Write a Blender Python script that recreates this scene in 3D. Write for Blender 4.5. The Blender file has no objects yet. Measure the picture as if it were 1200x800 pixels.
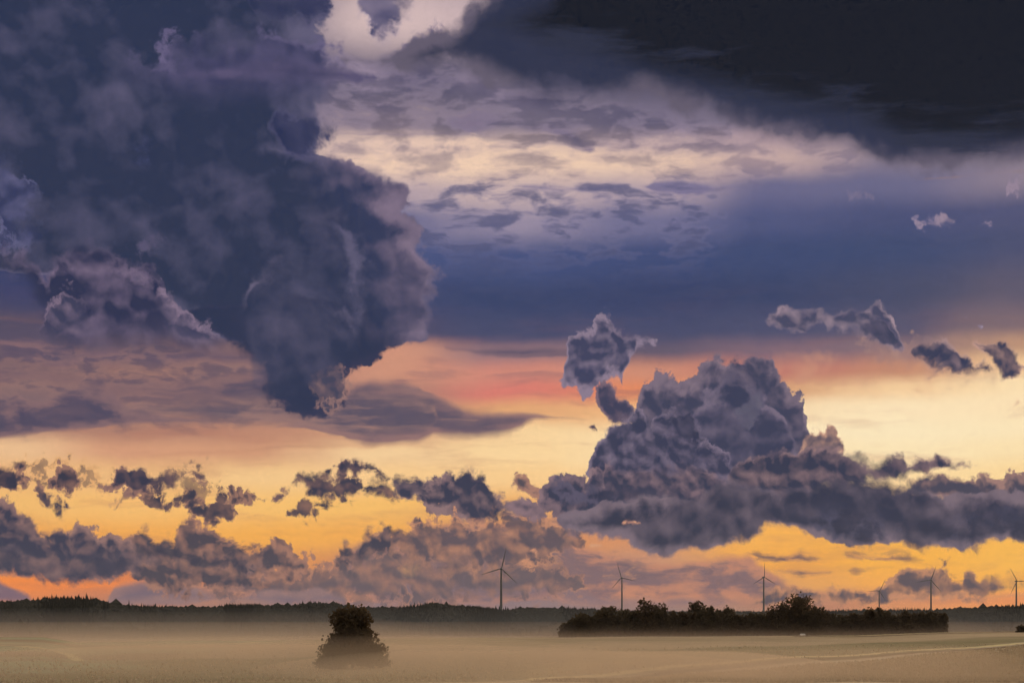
import bpy, bmesh, math, random
import numpy as np

R_ = math.radians
scene = bpy.context.scene
COL = scene.collection

# ------------------------------------------------------------------ camera
EYE = 8.0                      # metres above the valley floor: the camera stands on a low rise
FOC = 2333.0                   # focal length in sky-chart units (1 unit = 1/2333 rad)
HOR = 742.0                    # chart height of the true horizon
cam_d = bpy.data.cameras.new('camera')
cam_d.sensor_width = 36.0
cam_d.lens = 36.0 * FOC / 1200.0
cam_d.shift_y = (HOR - 400.0) / 1200.0
cam_d.clip_start = 0.5
cam_d.clip_end = 200000.0
cam = bpy.data.objects.new('camera', cam_d)
COL.objects.link(cam)
cam.location = (0, 0, EYE)
cam.rotation_euler = (R_(90), 0, 0)          # looks along +Y, level (rising-front shift)
scene.camera = cam

# ------------------------------------------------------------------ view
scene.view_settings.view_transform = 'Standard'
scene.view_settings.look = 'None'
scene.view_settings.exposure = 0.0
scene.view_settings.gamma = 1.0
scene.view_settings.use_curve_mapping = False
scene.cycles.use_denoising = True
scene.cycles.volume_bounces = 2
scene.cycles.max_bounces = 8
scene.cycles.use_adaptive_sampling = True
scene.cycles.adaptive_threshold = 0.02
scene.cycles.adaptive_min_samples = 12

OVERHEAD_FILL = (1.02, 0.88, 0.74, 1.0)  # bright sky added above the frame as fill light for the ground
SUN_AZ, SUN_EL = 11.0, 3.0     # degrees: low, right of centre, behind the cloud bank

# ------------------------------------------------------------------ sun
sun_d = bpy.data.lights.new('sun', 'SUN')
sun_d.energy = 1.0
sun_d.angle = R_(10)
sun_d.color = (1.0, 0.66, 0.36)
sun = bpy.data.objects.new('sun', sun_d)
COL.objects.link(sun)
sun.rotation_euler = (R_(90 - SUN_EL), 0, R_(180 - SUN_AZ))
sun.location = (300, 1000, 400)


# ------------------------------------------------------------------ sky
def lin(c):
    out = []
    for v in c[:3]:
        v = v / 255.0
        out.append(v / 12.92 if v <= 0.04045 else ((v + 0.055) / 1.055) ** 2.4)
    return (*out, 1.0)


class Graph:
    """small expression layer over a node tree"""
    def __init__(self, nt):
        self.nt = nt
        self.k = 0

    def new(self, t):
        n = self.nt.nodes.new(t)
        self.k += 1
        n.location = ((self.k % 40) * 180, -(self.k // 40) * 220)
        return n

    def put(self, sock, v):
        if isinstance(v, bpy.types.NodeSocket):
            self.nt.links.new(v, sock)
        elif isinstance(v, (tuple, list)) and len(v) == 4 and sock.type == 'VECTOR':
            sock.default_value = v[:3]
        else:
            sock.default_value = v

    def m(self, op, a, b=None, c=None, clamp=False):
        n = self.new('ShaderNodeMath')
        n.operation = op
        n.use_clamp = clamp
        for i, v in enumerate((a, b, c)):
            if v is not None:
                self.put(n.inputs[i], v)
        return n.outputs[0]

    def v(self, op, a, b=None, c=None):
        n = self.new('ShaderNodeVectorMath')
        n.operation = op
        for i, w in enumerate((a, b, c)):
            if w is not None:
                self.put(n.inputs[3] if (op == 'SCALE' and i == 1) else n.inputs[i], w)
        return n.outputs[1] if op in ('LENGTH', 'DOT_PRODUCT', 'DISTANCE') else n.outputs[0]

    def mix(self, f, a, b, blend='MIX'):
        n = self.new('ShaderNodeMix')
        n.data_type = 'RGBA'
        n.blend_type = blend
        n.clamp_factor = True
        self.put(n.inputs[0], f)
        self.put(n.inputs[6], a)
        self.put(n.inputs[7], b)
        return n.outputs[2]

    def step(self, x, a, b, lo=0.0, hi=1.0):
        n = self.new('ShaderNodeMapRange')
        n.interpolation_type = 'SMOOTHSTEP'
        self.put(n.inputs[0], x)
        n.inputs[1].default_value = a
        n.inputs[2].default_value = b
        n.inputs[3].default_value = lo
        n.inputs[4].default_value = hi
        return n.outputs[0]

    def lerp(self, x, a, b, lo=0.0, hi=1.0):
        n = self.new('ShaderNodeMapRange')
        n.clamp = True
        self.put(n.inputs[0], x)
        n.inputs[1].default_value = a
        n.inputs[2].default_value = b
        n.inputs[3].default_value = lo
        n.inputs[4].default_value = hi
        return n.outputs[0]

    def noise(self, p, scale=1.0, detail=6.0, rough=0.55, lac=2.0, dist=0.0, color=False, dims='2D'):
        n = self.new('ShaderNodeTexNoise')
        n.noise_dimensions = dims
        self.put(n.inputs['Vector'], p)
        n.inputs['Scale'].default_value = scale
        n.inputs['Detail'].default_value = detail
        n.inputs['Roughness'].default_value = rough
        n.inputs['Lacunarity'].default_value = lac
        n.inputs['Distortion'].default_value = dist
        return n.outputs[1] if color else n.outputs[0]

    def voro(self, p, scale=1.0, detail=3.0, rough=0.5, lac=2.1):
        n = self.new('ShaderNodeTexVoronoi')
        n.voronoi_dimensions = '2D'
        n.feature = 'F1'
        n.normalize = False
        self.put(n.inputs['Vector'], p)
        n.inputs['Scale'].default_value = scale
        n.inputs['Detail'].default_value = detail
        n.inputs['Roughness'].default_value = rough
        n.inputs['Lacunarity'].default_value = lac
        return n.outputs['Distance']

    def ramp(self, f, stops, interp='EASE'):
        n = self.new('ShaderNodeValToRGB')
        cr = n.color_ramp
        cr.interpolation = interp
        els = cr.elements
        while len(els) > 1:
            els.remove(els[-1])
        for i, (pos, c) in enumerate(stops):
            e = els[0] if i == 0 else els.new(pos)
            e.position = pos
            e.color = c
        self.put(n.inputs[0], f)
        return n.outputs[0]

    def gain(self, c, f):
        n = self.new('ShaderNodeHueSaturation')
        self.put(n.inputs['Value'], f)
        self.put(n.inputs['Color'], c)
        return n.outputs[0]

    def vec(self, c):
        s = self.new('ShaderNodeSeparateColor')
        self.put(s.inputs[0], c)
        n = self.new('ShaderNodeCombineXYZ')
        for i in range(2):
            self.put(n.inputs[i], self.m('SUBTRACT', s.outputs[i], 0.5))
        return n.outputs[0]


def group(name, ins, outs):
    nt = bpy.data.node_groups.new(name, 'ShaderNodeTree')
    for n, t in ins:
        nt.interface.new_socket(n, in_out='INPUT', socket_type=t)
    for n, t in outs:
        nt.interface.new_socket(n, in_out='OUTPUT', socket_type=t)
    g = Graph(nt)
    return g, g.new('NodeGroupInput').outputs, g.new('NodeGroupOutput').inputs


def use(g, nt, *args):
    n = g.new('ShaderNodeGroup')
    n.node_tree = nt
    for i, a in enumerate(args):
        g.put(n.inputs[i], a)
    return n.outputs[0]


def chart(X, Y):
    """a place on the sky chart -> azimuth and slope, both in chart units"""
    az = math.atan((X - 600.0) / FOC)
    return az * FOC, (HOR - Y) * math.cos(az)


world = bpy.data.worlds.new('World')
scene.world = world
world.use_nodes = True
world.cycles.sampling_method = 'MANUAL'
world.cycles.sample_map_resolution = 512


def build_sky():
    nt = world.node_tree
    nt.nodes.clear()
    g = Graph(nt)
    tc = g.new('ShaderNodeTexCoord')
    sep = g.new('ShaderNodeSeparateXYZ')
    nt.links.new(tc.outputs['Generated'], sep.inputs[0])
    dx, dy, dz = sep.outputs
    az = g.m('ARCTAN2', dx, dy)
    hor = g.m('SQRT', g.m('MULTIPLY_ADD', dx, dx, g.m('MULTIPLY', dy, dy)))
    slope = g.m('DIVIDE', dz, g.m('MAXIMUM', hor, 0.05))
    px = g.m('MULTIPLY', az, FOC)
    py = g.m('MULTIPLY', slope, FOC)
    comb = g.new('ShaderNodeCombineXYZ')
    nt.links.new(px, comb.inputs[0])
    nt.links.new(py, comb.inputs[1])
    P = comb.outputs[0]

    # turbulence that bends everything drawn below
    w1 = g.vec(g.noise(P, 1 / 130, 3, 0.5, color=True))
    w2 = g.vec(g.noise(P, 1 / 30, 4, 0.55, color=True))
    Pw = g.v('MULTIPLY_ADD', w2, (12, 10, 0), g.v('MULTIPLY_ADD', w1, (22, 18, 0), P))   # billowing
    Ps = g.v('MULTIPLY_ADD', w2, (18, 4, 0), g.v('MULTIPLY_ADD', w1, (70, 16, 0), P))   # drawn out by wind

    # shared textures

    def cumulus_noise(p, s):
        b = g.voro(p, 1 / s, 4.0, 0.58)
        f = g.noise(p, 1 / (s * 1.1), 9, 0.63)
        return g.m('SUBTRACT', f, g.m('MULTIPLY', b, 0.55))            # about -0.3 .. 0.6, mean ~0.1
    nA = cumulus_noise(Pw, 44.0)
    Pq = g.v('ADD', Pw, (731, 287, 0))
    nB = cumulus_noise(Pq, 20.0)

    def billow(p, s):                                    # rounded heads, for light and shade only
        b = g.voro(p, 1 / s, 1.6, 0.45)
        return g.m('MULTIPLY_ADD', b, -0.62, g.noise(p, 0.8 / s, 4, 0.5))
    bumpA = g.lerp(g.m('SUBTRACT', billow(Pw, 46.0), billow(g.v('ADD', Pw, (6.0, 12.0, 0.0)), 46.0)), -0.5, 0.5, -0.5, 0.5)
    bumpB = g.lerp(g.m('SUBTRACT', billow(Pq, 25.0), billow(g.v('ADD', Pq, (3.5, 7.0, 0.0)), 25.0)), -0.5, 0.5, -0.5, 0.5)
    softn = g.noise(Pw, 1 / 95, 8, 0.55)
    streak = g.noise(g.v('MULTIPLY', Ps, (1 / 150, 1 / 24, 0)), 1.0, 9, 0.6)
    ripple = g.noise(g.v('MULTIPLY', Ps, (1 / 62, 1 / 22, 0)), 1.0, 8, 0.6)
    fine = g.noise(P, 1 / 9, 3, 0.7)
    tone = g.m('SUBTRACT', g.noise(Pw, 1 / 110, 7, 0.56), 0.5)

    tone_t = g.m('SUBTRACT', streak, 0.5)
    tone_r = g.m('SUBTRACT', ripple, 0.5)

    # evaluate the shared textures before any bank of cloud (keeps the compiled shader's stack small)
    gate = g.m('ADD', g.m('ADD', g.m('ADD', bumpA, bumpB), g.m('ADD', softn, streak)), g.m('ADD', g.m('ADD', ripple, tone), fine))
    gc = g.new('ShaderNodeCombineXYZ')
    g.put(gc.inputs[0], g.m('MULTIPLY', gate, 1e-5))
    Pw = g.v('ADD', Pw, gc.outputs[0])
    Ps = g.v('ADD', Ps, gc.outputs[0])
    sp = g.new('ShaderNodeSeparateXYZ')
    nt.links.new(Ps, sp.inputs[0])
    sx, sy = sp.outputs[0], sp.outputs[1]
    PS = (sx, sy)
    sp = g.new('ShaderNodeSeparateXYZ')
    nt.links.new(Pw, sp.inputs[0])
    wx, wy = sp.outputs[0], sp.outputs[1]

    # ---- 0: what lies behind the clouds, row by row over the chart
    XS = [0, 150, 300, 450, 600, 750, 900, 1050, 1200]
    ROWS = [
        (-60, [(50, 52, 84), (52, 56, 90), (70, 70, 100), (170, 150, 160), (110, 105, 130), (60, 62, 88), (45, 48, 66), (35, 38, 52), (30, 34, 46)]),
        (25, [(52, 56, 92), (56, 60, 96), (90, 86, 116), (212, 186, 184), (196, 172, 176), (76, 74, 104), (56, 58, 80), (42, 46, 62), (34, 38, 52)]),
        (95, [(52, 58, 96), (60, 64, 100), (90, 86, 118), (104, 97, 119), (98, 92, 115), (88, 84, 108), (80, 78, 102), (70, 70, 92), (56, 58, 78)]),
        (145, [(60, 64, 100), (70, 74, 110), (110, 104, 134), (160, 140, 148), (140, 126, 140), (120, 110, 132), (124, 114, 134), (110, 104, 126), (84, 82, 106)]),
        (166, [(64, 68, 104), (74, 76, 112), (170, 150, 156), (226, 194, 178), (226, 194, 176), (190, 164, 164), (172, 148, 156), (120, 110, 130), (96, 90, 110)]),
        (190, [(70, 74, 110), (80, 80, 116), (200, 174, 170), (238, 204, 180), (238, 204, 178), (234, 200, 176), (200, 170, 164), (138, 124, 140), (116, 106, 120)]),
        (225, [(72, 76, 114), (80, 82, 118), (150, 134, 150), (176, 156, 166), (196, 172, 172), (176, 156, 166), (106, 104, 138), (106, 104, 136), (140, 126, 142)]),
        (262, [(70, 76, 116), (76, 80, 118), (110, 108, 142), (96, 98, 136), (150, 138, 160), (112, 110, 144), (80, 86, 126), (74, 80, 118), (82, 84, 118)]),
        (300, [(60, 69, 108), (62, 70, 108), (68, 78, 118), (74, 84, 126), (68, 80, 124), (64, 76, 118), (60, 73, 113), (62, 74, 111), (76, 80, 112)]),
        (350, [(58, 64, 102), (62, 68, 104), (62, 72, 110), (60, 69, 107), (56, 67, 104), (55, 65, 102), (57, 67, 102), (70, 75, 104), (94, 88, 108)]),
        (390, [(84, 76, 98), (84, 76, 100), (80, 76, 104), (78, 74, 102), (70, 74, 106), (70, 74, 106), (76, 78, 108), (88, 84, 108), (128, 106, 112)]),
        (412, [(88, 78, 100), (100, 84, 100), (120, 96, 104), (206, 146, 122), (150, 116, 122), (98, 88, 108), (126, 102, 116), (132, 108, 116), (186, 144, 120)]),
        (436, [(112, 90, 100), (136, 104, 104), (140, 108, 108), (206, 146, 122), (208, 136, 120), (206, 140, 116), (190, 120, 110), (196, 138, 112), (242, 200, 152)]),
        (458, [(140, 108, 106), (126, 98, 104), (140, 108, 108), (176, 128, 114), (216, 124, 112), (226, 138, 98), (216, 162, 122), (246, 206, 158), (252, 222, 176)]),
        (480, [(120, 98, 106), (140, 108, 108), (170, 126, 112), (172, 126, 114), (226, 166, 118), (240, 186, 132), (250, 220, 176), (254, 228, 186), (254, 226, 182)]),
        (508, [(170, 126, 112), (176, 128, 110), (190, 136, 112), (210, 158, 124), (250, 212, 158), (252, 220, 170), (254, 230, 188), (254, 232, 190), (254, 230, 186)]),
        (532, [(236, 190, 144), (214, 156, 122), (210, 154, 120), (246, 206, 154), (252, 214, 158), (253, 220, 168), (254, 228, 180), (254, 230, 184), (254, 226, 176)]),
        (560, [(234, 180, 124), (240, 188, 128), (246, 200, 140), (249, 203, 142), (250, 205, 144), (252, 210, 152), (253, 217, 160), (254, 220, 164), (254, 218, 158)]),
        (595, [(244, 188, 112), (248, 190, 112), (249, 193, 112), (248, 190, 106), (240, 176, 104), (236, 168, 104), (250, 186, 100), (252, 194, 108), (252, 196, 110)]),
        (630, [(240, 166, 84), (244, 170, 84), (247, 175, 82), (244, 172, 84), (208, 136, 94), (216, 146, 100), (251, 180, 84), (252, 182, 78), (252, 186, 84)]),
        (660, [(224, 136, 72), (220, 134, 78), (226, 146, 84), (214, 144, 92), (180, 128, 106), (200, 144, 116), (248, 172, 76), (252, 180, 74), (252, 186, 82)]),
        (684, [(248, 140, 64), (236, 134, 72), (196, 130, 98), (166, 124, 108), (156, 118, 112), (190, 136, 112), (226, 160, 96), (248, 172, 82), (252, 180, 82)]),
        (702, [(226, 134, 80), (190, 124, 98), (160, 122, 112), (140, 116, 120), (144, 120, 122), (152, 122, 118), (180, 132, 110), (220, 146, 98), (248, 156, 88)]),
        (742, [(170, 120, 100), (170, 120, 100), (160, 118, 110), (140, 116, 116), (140, 116, 116), (150, 118, 110), (170, 126, 106), (190, 130, 100), (214, 140, 90)]),
    ]
    bg_, gi, go = group('sky_bands', [('x', 'NodeSocketFloat'), ('y', 'NodeSocketFloat')], [('colour', 'NodeSocketColor')])
    fx = bg_.lerp(gi[0], -640.0, 640.0)
    base = prev = None
    for Y, cols in ROWS:
        row = bg_.ramp(fx, [((chart(X, Y)[0] + 640.0) / 1280.0, lin(c)) for X, c in zip(XS, cols)])
        base = row if base is None else bg_.mix(bg_.step(gi[1], prev, HOR - Y), base, row)
        prev = HOR - Y
    bg_.put(go[0], base)
    base = use(g, bg_.nt, sx, sy)

    # light and dark streaks inside the clear bands
    base = g.mix(g.m('MULTIPLY', g.step(streak, 0.48, 0.72), g.step(py, 430, 180, 0.0, 0.28)), base, lin((176, 112, 96)))
    dark_rip = g.step(ripple, 0.40, 0.58)

    col = base

    made = {}

    def bank(col, pts, rim, core, amp=24.0, soft=6.0, depth=26.0, tex='B', bump=1.0, sg=0.0, p=None, base_c=None, yb=None,
             op=1.0, bias=None, side=False, sb=1.0, flat=1.0, fade=None, cap=None):
        """one bank of cloud laid over what is behind it. pts traces its outline on the sky chart: (X, top, bottom), or with
        side=True (Y, left, right). Thin edges take the rim colour, the thick middle the core colour; the billows turn either way."""
        if tex in 'STR':
            bump *= 0.25
            sg = sg or 1.2
        else:
            amp *= 1.35
            bump *= 1.1
            depth *= 0.62
            soft *= 1.5
            if sum(core) < 400:
                core = tuple(v * k for v, k in zip(core, (0.74, 0.80, 0.85)))
            base_c = base_c and tuple(v * k for v, k in zip(base_c, (0.74, 0.80, 0.85)))
            flat *= 0.84
        n, bm = {'A': (nA, bumpA), 'B': (nB, bumpB), 'S': (softn, bumpA), 'T': (streak, bumpB), 'R': (ripple, bumpB)}[tex]
        if bias is None:
            bias = 0.5 if tex in 'STR' else -0.08
        feed = (*(p or (wx, wy)), n, bm, {'T': tone_t, 'R': tone_r}.get(tex, tone))
        mark = (str(pts), rim, core)
        if mark in made:
            return use(g, made[mark], col, *feed)
        q, gi, go = group('cloud_bank', [('behind', 'NodeSocketColor'), ('x', 'NodeSocketFloat'), ('y', 'NodeSocketFloat'), ('n', 'NodeSocketFloat'),
                                         ('bump', 'NodeSocketFloat'), ('tone', 'NodeSocketFloat')], [('colour', 'NodeSocketColor')])
        # close both ends
        a0, l0, r0 = pts[0]
        a1, l1, r1 = pts[-1]
        m0, m1 = (l0 + r0) / 2, (l1 + r1) / 2
        e = 10 + amp * 0.4
        pts = [(a0 - e, m0 + e, m0 - e)] + list(pts) + [(a1 + e, m1 + e, m1 - e)]
        if len(pts) > 32:
            raise ValueError('outline with more than 32 points')
        K = 2000.0
        st = []
        for a_, l_, r_ in pts:
            if side:
                key = HOR - a_
                lo, hi = chart(l_, a_)[0], chart(r_, a_)[0]
            else:
                key = chart(a_, 700)[0]
                lo, hi = chart(a_, r_)[1], chart(a_, l_)[1]
            st.append((key, lo, hi))
        st.sort()
        k0, k1 = st[0][0], st[-1][0]
        key = gi[2] if side else gi[1]
        other = gi[1] if side else gi[2]
        rp = q.ramp(q.lerp(key, k0, k1), [((k - k0) / (k1 - k0), ((lo + 1000) / K, (hi + 1000) / K, 1, 1)) for k, lo, hi in st], 'LINEAR')
        rs = q.new('ShaderNodeSeparateColor')
        q.put(rs.inputs[0], rp)
        up = q.m('SUBTRACT', q.m('MULTIPLY_ADD', rs.outputs[1], K, -1000.0), other)
        dn = q.m('SUBTRACT', other, q.m('MULTIPLY_ADD', rs.outputs[0], K, -1000.0))
        if sb != 1.0:
            dn = q.m('MULTIPLY', dn, sb)
        h = up if fade else q.m('MINIMUM', up, dn)
        if cap:
            h = q.m('MINIMUM', h, cap)
        d = q.m('MULTIPLY_ADD', gi[3], amp, q.m('MULTIPLY_ADD', rs.outputs[2], -amp * bias, h))
        wide = q.m('MAXIMUM', q.m('MULTIPLY_ADD', gi[5], soft * 6.0, soft * 1.25), soft * 0.5)
        mr = q.new('ShaderNodeMapRange')                  # some edges crisp, some frayed
        mr.interpolation_type = 'SMOOTHSTEP'
        q.put(mr.inputs[0], d)
        q.put(mr.inputs[2], wide)
        mr.inputs[4].default_value = op
        a = mr.outputs[0]
        if fade:                                   # one crisp edge, the other dissolving into the mass behind
            a = q.m('MULTIPLY', a, q.step(q.m('MULTIPLY_ADD', gi[5], fade * 0.7, dn), 0.0, fade))
        f = q.step(q.m('MULTIPLY_ADD', gi[5], depth * 2.2, d), soft * 0.2, depth, 0.0, flat)
        if bump:
            f = q.m('MULTIPLY_ADD', gi[4], -bump, f)
        if sg:
            f = q.m('MULTIPLY_ADD', gi[5], -sg, f)
        c = lin(core)
        if base_c is not None:
            c = q.mix(q.step(gi[2], HOR - yb[0], HOR - yb[1]), lin(core), lin(base_c))
        q.put(go[0], q.mix(a, gi[0], q.mix(f, lin(rim), c)))
        made[mark] = q.nt
        return use(g, q.nt, col, *feed)

    def storey_high(col):
        # ---- 1: high thin cloud round the upper gap
        col = bank(col, [(380, 64, 112), (430, 62, 116), (470, 55, 122), (520, 58, 124), (560, 66, 130), (600, 80, 140), (640, 100, 146), (700, 120, 152), (800, 132, 160), (880, 140, 172)],
                   (150, 134, 154), (92, 85, 114), amp=60, soft=30, depth=44, tex='S', bump=0.5, sg=0.5, p=PS)
        col = bank(col, [(428, -60, 24), (438, -60, 50), (452, -60, 64), (466, -60, 60), (480, -60, 36)], (160, 144, 164), (106, 96, 128), amp=40, soft=22, depth=40, tex='A', bump=0.7, sg=0.5)
        col = bank(col, [(470, 40, 66), (490, 36, 70), (515, 40, 74), (540, 44, 80), (560, 20, 90), (590, -60, 100), (620, -60, 110)], (130, 116, 142), (72, 70, 98), amp=40, soft=18, depth=34, tex='A', bump=0.7, sg=0.5)
        col = bank(col, [(412, 122, 126), (425, 116, 134), (445, 112, 138), (465, 116, 138), (480, 124, 134), (500, 140, 130), (522, 140, 146), (545, 126, 160), (565, 120, 166), (585, 124, 160), (600, 134, 150), (620, 140, 160), (650, 136, 168), (672, 146, 180), (690, 160, 186), (700, 172, 180)],
                   (138, 122, 144), (88, 82, 112), amp=34, soft=16, depth=26, tex='R', bump=0.6, p=PS)
        col = bank(col, [(390, 150, 158), (430, 150, 160), (470, 152, 162), (520, 150, 160), (570, 154, 162), (600, 158, 164)],
                   (150, 132, 150), (104, 96, 126), amp=20, soft=9, depth=16, tex='T', bump=0.5, p=PS)
        col = bank(col, [(380, 160, 206), (460, 164, 210), (560, 160, 214), (660, 158, 214), (760, 160, 212), (860, 164, 214), (940, 170, 204), (1000, 180, 198)],
                   (176, 152, 160), (104, 97, 126), amp=120, bias=0.44, soft=30, depth=36, tex='R', bump=0.5, sg=0.6, p=PS, cap=8)
        col = bank(col, [(430, 224, 330), (470, 212, 330), (520, 208, 330), (600, 212, 330), (640, 216, 330), (700, 214, 330), (760, 208, 330), (800, 212, 330), (830, 222, 320)],
                   (122, 117, 150), (78, 82, 118), amp=130, bias=0.50, soft=18, depth=30, tex='R', bump=0.8, sg=0.9, p=PS, fade=60, cap=9)
        col = bank(col, [(745, 214, 220), (760, 206, 228), (785, 204, 232), (805, 207, 232), (830, 214, 226), (855, 214, 222), (870, 220, 226)],
                   (130, 120, 150), (80, 82, 120), amp=22, soft=8, depth=18, tex='R', bump=0.8, p=PS)
        col = bank(col, [(600, 216, 224), (615, 213, 226), (640, 214, 228), (665, 216, 226), (690, 214, 230), (715, 216, 226), (735, 216, 222)],
                   (140, 128, 154), (88, 88, 124), amp=22, soft=8, depth=16, tex='R', bump=0.8, p=PS)
        col = bank(col, [(388, 84, 150), (440, 66, 160), (500, 62, 162), (560, 70, 168), (620, 84, 172), (680, 110, 176), (740, 126, 170), (800, 136, 166), (860, 144, 170)],
                   (130, 118, 140), (72, 71, 99), amp=120, bias=0.40, soft=34, depth=44, tex='R', bump=0.8, sg=0.6, p=PS, cap=12)
        col = bank(col, [(440, 290, 400), (600, 286, 404), (760, 270, 404), (900, 240, 404), (1000, 226, 400), (1100, 230, 396), (1240, 236, 384), (1400, 236, 384)],
                   (96, 98, 130), (56, 64, 96), amp=150, bias=0.50, soft=60, depth=60, tex='R', bump=0.4, sg=1.2, p=PS, cap=14, op=0.6)
        # ---- 2: black cloud sheet over the upper right
        col = bank(col, [(400, 66, 76), (460, 56, 86), (500, 34, 94), (540, 6, 102), (580, -30, 112), (620, -90, 124), (680, -300, 138), (760, -300, 142), (830, -300, 152), (880, -300, 172), (940, -300, 178), (990, -300, 188), (1030, -300, 204), (1080, -300, 212), (1140, -300, 206), (1210, -300, 198), (1400, -300, 196)],
                   (100, 92, 110), (47, 52, 76), amp=60, soft=26, depth=46, tex='S', bump=0.12, sg=0.2, p=(px, py))
        col = bank(col, [(560, 20, 40), (640, -20, 70), (720, -120, 92), (780, -300, 112), (840, -300, 126), (920, -300, 146), (1000, -300, 158), (1060, -300, 188), (1120, -300, 194), (1210, -300, 188), (1400, -300, 186)],
                   (46, 50, 70), (23, 27, 39), amp=40, soft=30, depth=62, tex='T', bump=0.08, sg=0.1, p=(px, py))
        col = bank(col, [(1050, 211, 209), (1080, 208, 212), (1120, 205, 210), (1160, 200, 206), (1210, 196, 203), (1300, 194, 202)], (150, 120, 110), (196, 142, 104), amp=6, soft=9, depth=10, tex='S', bump=0.1, p=(px, py), op=0.55)
        # ---- 3: pale tatters hanging in the blue
        tat = [(990, 236, 228), (992, 226, 232), (1000, 221, 238), (1012, 222, 236), (1020, 232, 234), (1040, 250, 236), (1062, 256, 244), (1072, 250, 262), (1082, 252, 264), (1094, 258, 266), (1102, 248, 262), (1110, 245, 258), (1116, 254, 258), (1130, 262, 240), (1152, 264, 260), (1158, 258, 270), (1166, 262, 268), (1172, 270, 250), (1180, 206, 230), (1190, 206, 238)]
        col = bank(col, tat, (120, 112, 142), (150, 132, 150), amp=18, soft=7, depth=12, tex='B', bump=0.3)
        col = bank(col, [(1098, 320, 313), (1104, 314, 320), (1110, 320, 313), (1130, 384, 370), (1136, 372, 377), (1141, 384, 374), (1146, 384, 380), (1152, 381, 387), (1156, 388, 382)], (140, 126, 148), (168, 150, 164), amp=6, soft=4, depth=8, tex='B', bump=0.2)
        # ---- 4: streaks at the left below the great cloud
        col = bank(col, [(-40, 368, 376), (10, 366, 376), (40, 370, 380), (70, 376, 384), (100, 385, 380)], (110, 86, 96), (80, 70, 92), amp=14, soft=6, depth=14, tex='T', bump=0.4, p=PS)
        col = bank(col, [(-520, 424, 480), (-60, 424, 480), (40, 426, 482), (100, 428, 486), (200, 430, 492), (280, 440, 494), (330, 462, 496)],
                   (176, 130, 112), (214, 156, 120), amp=90, bias=0.56, soft=22, depth=24, tex='T', bump=0.3, sg=0.5, p=PS, cap=4, op=0.75)
        col = bank(col, [(-520, 392, 424), (-60, 392, 424), (0, 392, 424), (40, 392, 428), (80, 400, 432), (120, 405, 430), (180, 405, 430), (240, 408, 428), (300, 412, 430)],
                   (126, 98, 108), (84, 76, 100), amp=34, soft=10, depth=26, tex='T', bump=0.8, p=PS)
        col = bank(col, [(-520, 396, 500), (-60, 396, 500), (40, 398, 506), (110, 404, 504), (180, 404, 498), (240, 410, 496), (300, 420, 492), (345, 440, 490)],
                   (150, 114, 110), (78, 72, 96), amp=110, bias=0.44, soft=24, depth=30, tex='R', bump=0.6, sg=0.6, p=PS, cap=8)
        col = bank(col, [(-520, 430, 450), (-60, 430, 450), (0, 430, 456), (40, 428, 452), (90, 436, 452), (110, 446, 470), (150, 447, 470), (200, 446, 468), (240, 440, 470), (270, 430, 476), (300, 432, 474), (330, 450, 480), (350, 470, 482)],
                   (136, 104, 106), (88, 78, 98), amp=34, soft=9, depth=24, tex='T', bump=0.8, p=PS)
        col = bank(col, [(-520, 470, 520), (-60, 470, 520), (0, 472, 516), (20, 464, 514), (60, 468, 512), (78, 452, 510), (110, 448, 506), (140, 456, 502), (160, 472, 500), (200, 484, 500), (240, 486, 496), (280, 490, 494)],
                   (134, 104, 108), (80, 73, 95), amp=30, soft=9, depth=26, tex='R', bump=0.8, p=PS, sb=1.6)
        col = bank(col, [(110, 536, 532), (180, 528, 540), (240, 524, 536), (320, 518, 532), (400, 516, 528), (480, 518, 524)], (206, 146, 112), (158, 114, 104), amp=18, soft=10, depth=16, tex='T', bump=0.4, p=PS, op=0.8)
        col = bank(col, [(330, 494, 504), (370, 480, 508), (400, 460, 515), (412, 447, 518), (432, 440, 523), (452, 442, 525), (468, 442, 524), (485, 451, 522), (505, 459, 514), (525, 466, 516), (545, 473, 517), (565, 477, 517), (600, 479, 508), (630, 482, 492), (680, 486, 490), (700, 487, 489)],
                   (150, 114, 112), (92, 82, 100), amp=22, soft=8, depth=24, tex='T', bump=0.9, p=PS)
        col = bank(col, [(150, 474, 488), (220, 464, 498), (300, 458, 503), (360, 456, 510), (430, 452, 514), (500, 462, 510)],
                   (150, 116, 112), (90, 81, 99), amp=50, soft=14, depth=26, tex='T', bump=0.6, sg=0.6, p=PS, op=0.9)
        col = bank(col, [(470, 418, 462), (560, 420, 470), (640, 420, 474), (720, 424, 470), (780, 430, 460)],
                   (190, 124, 112), (128, 100, 112), amp=110, bias=0.54, soft=18, depth=24, tex='T', bump=0.4, sg=0.5, p=PS, cap=5, op=0.7)
        col = bank(col, [(900, 408, 448), (960, 406, 456), (1020, 410, 460), (1080, 420, 462), (1140, 436, 468)],
                   (206, 148, 122), (144, 108, 112), amp=90, bias=0.52, soft=26, depth=30, tex='S', bump=0.3, sg=0.5, p=PS, cap=8, op=0.7)
        col = bank(col, [(380, 499, 494), (405, 495, 500), (430, 494, 501), (455, 497, 502), (475, 502, 496), (490, 494, 488), (520, 488, 494), (560, 487, 494), (585, 492, 487)],
                   (160, 122, 116), (224, 166, 128), amp=10, soft=6, depth=10, tex='T', bump=0.2, p=PS)
        col = bank(col, [(525, 402, 410), (570, 402, 416), (600, 400, 422), (640, 402, 424), (670, 408, 424)], (124, 100, 112), (86, 79, 103), amp=18, soft=8, depth=16, tex='T', bump=0.5, p=PS)
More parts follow.
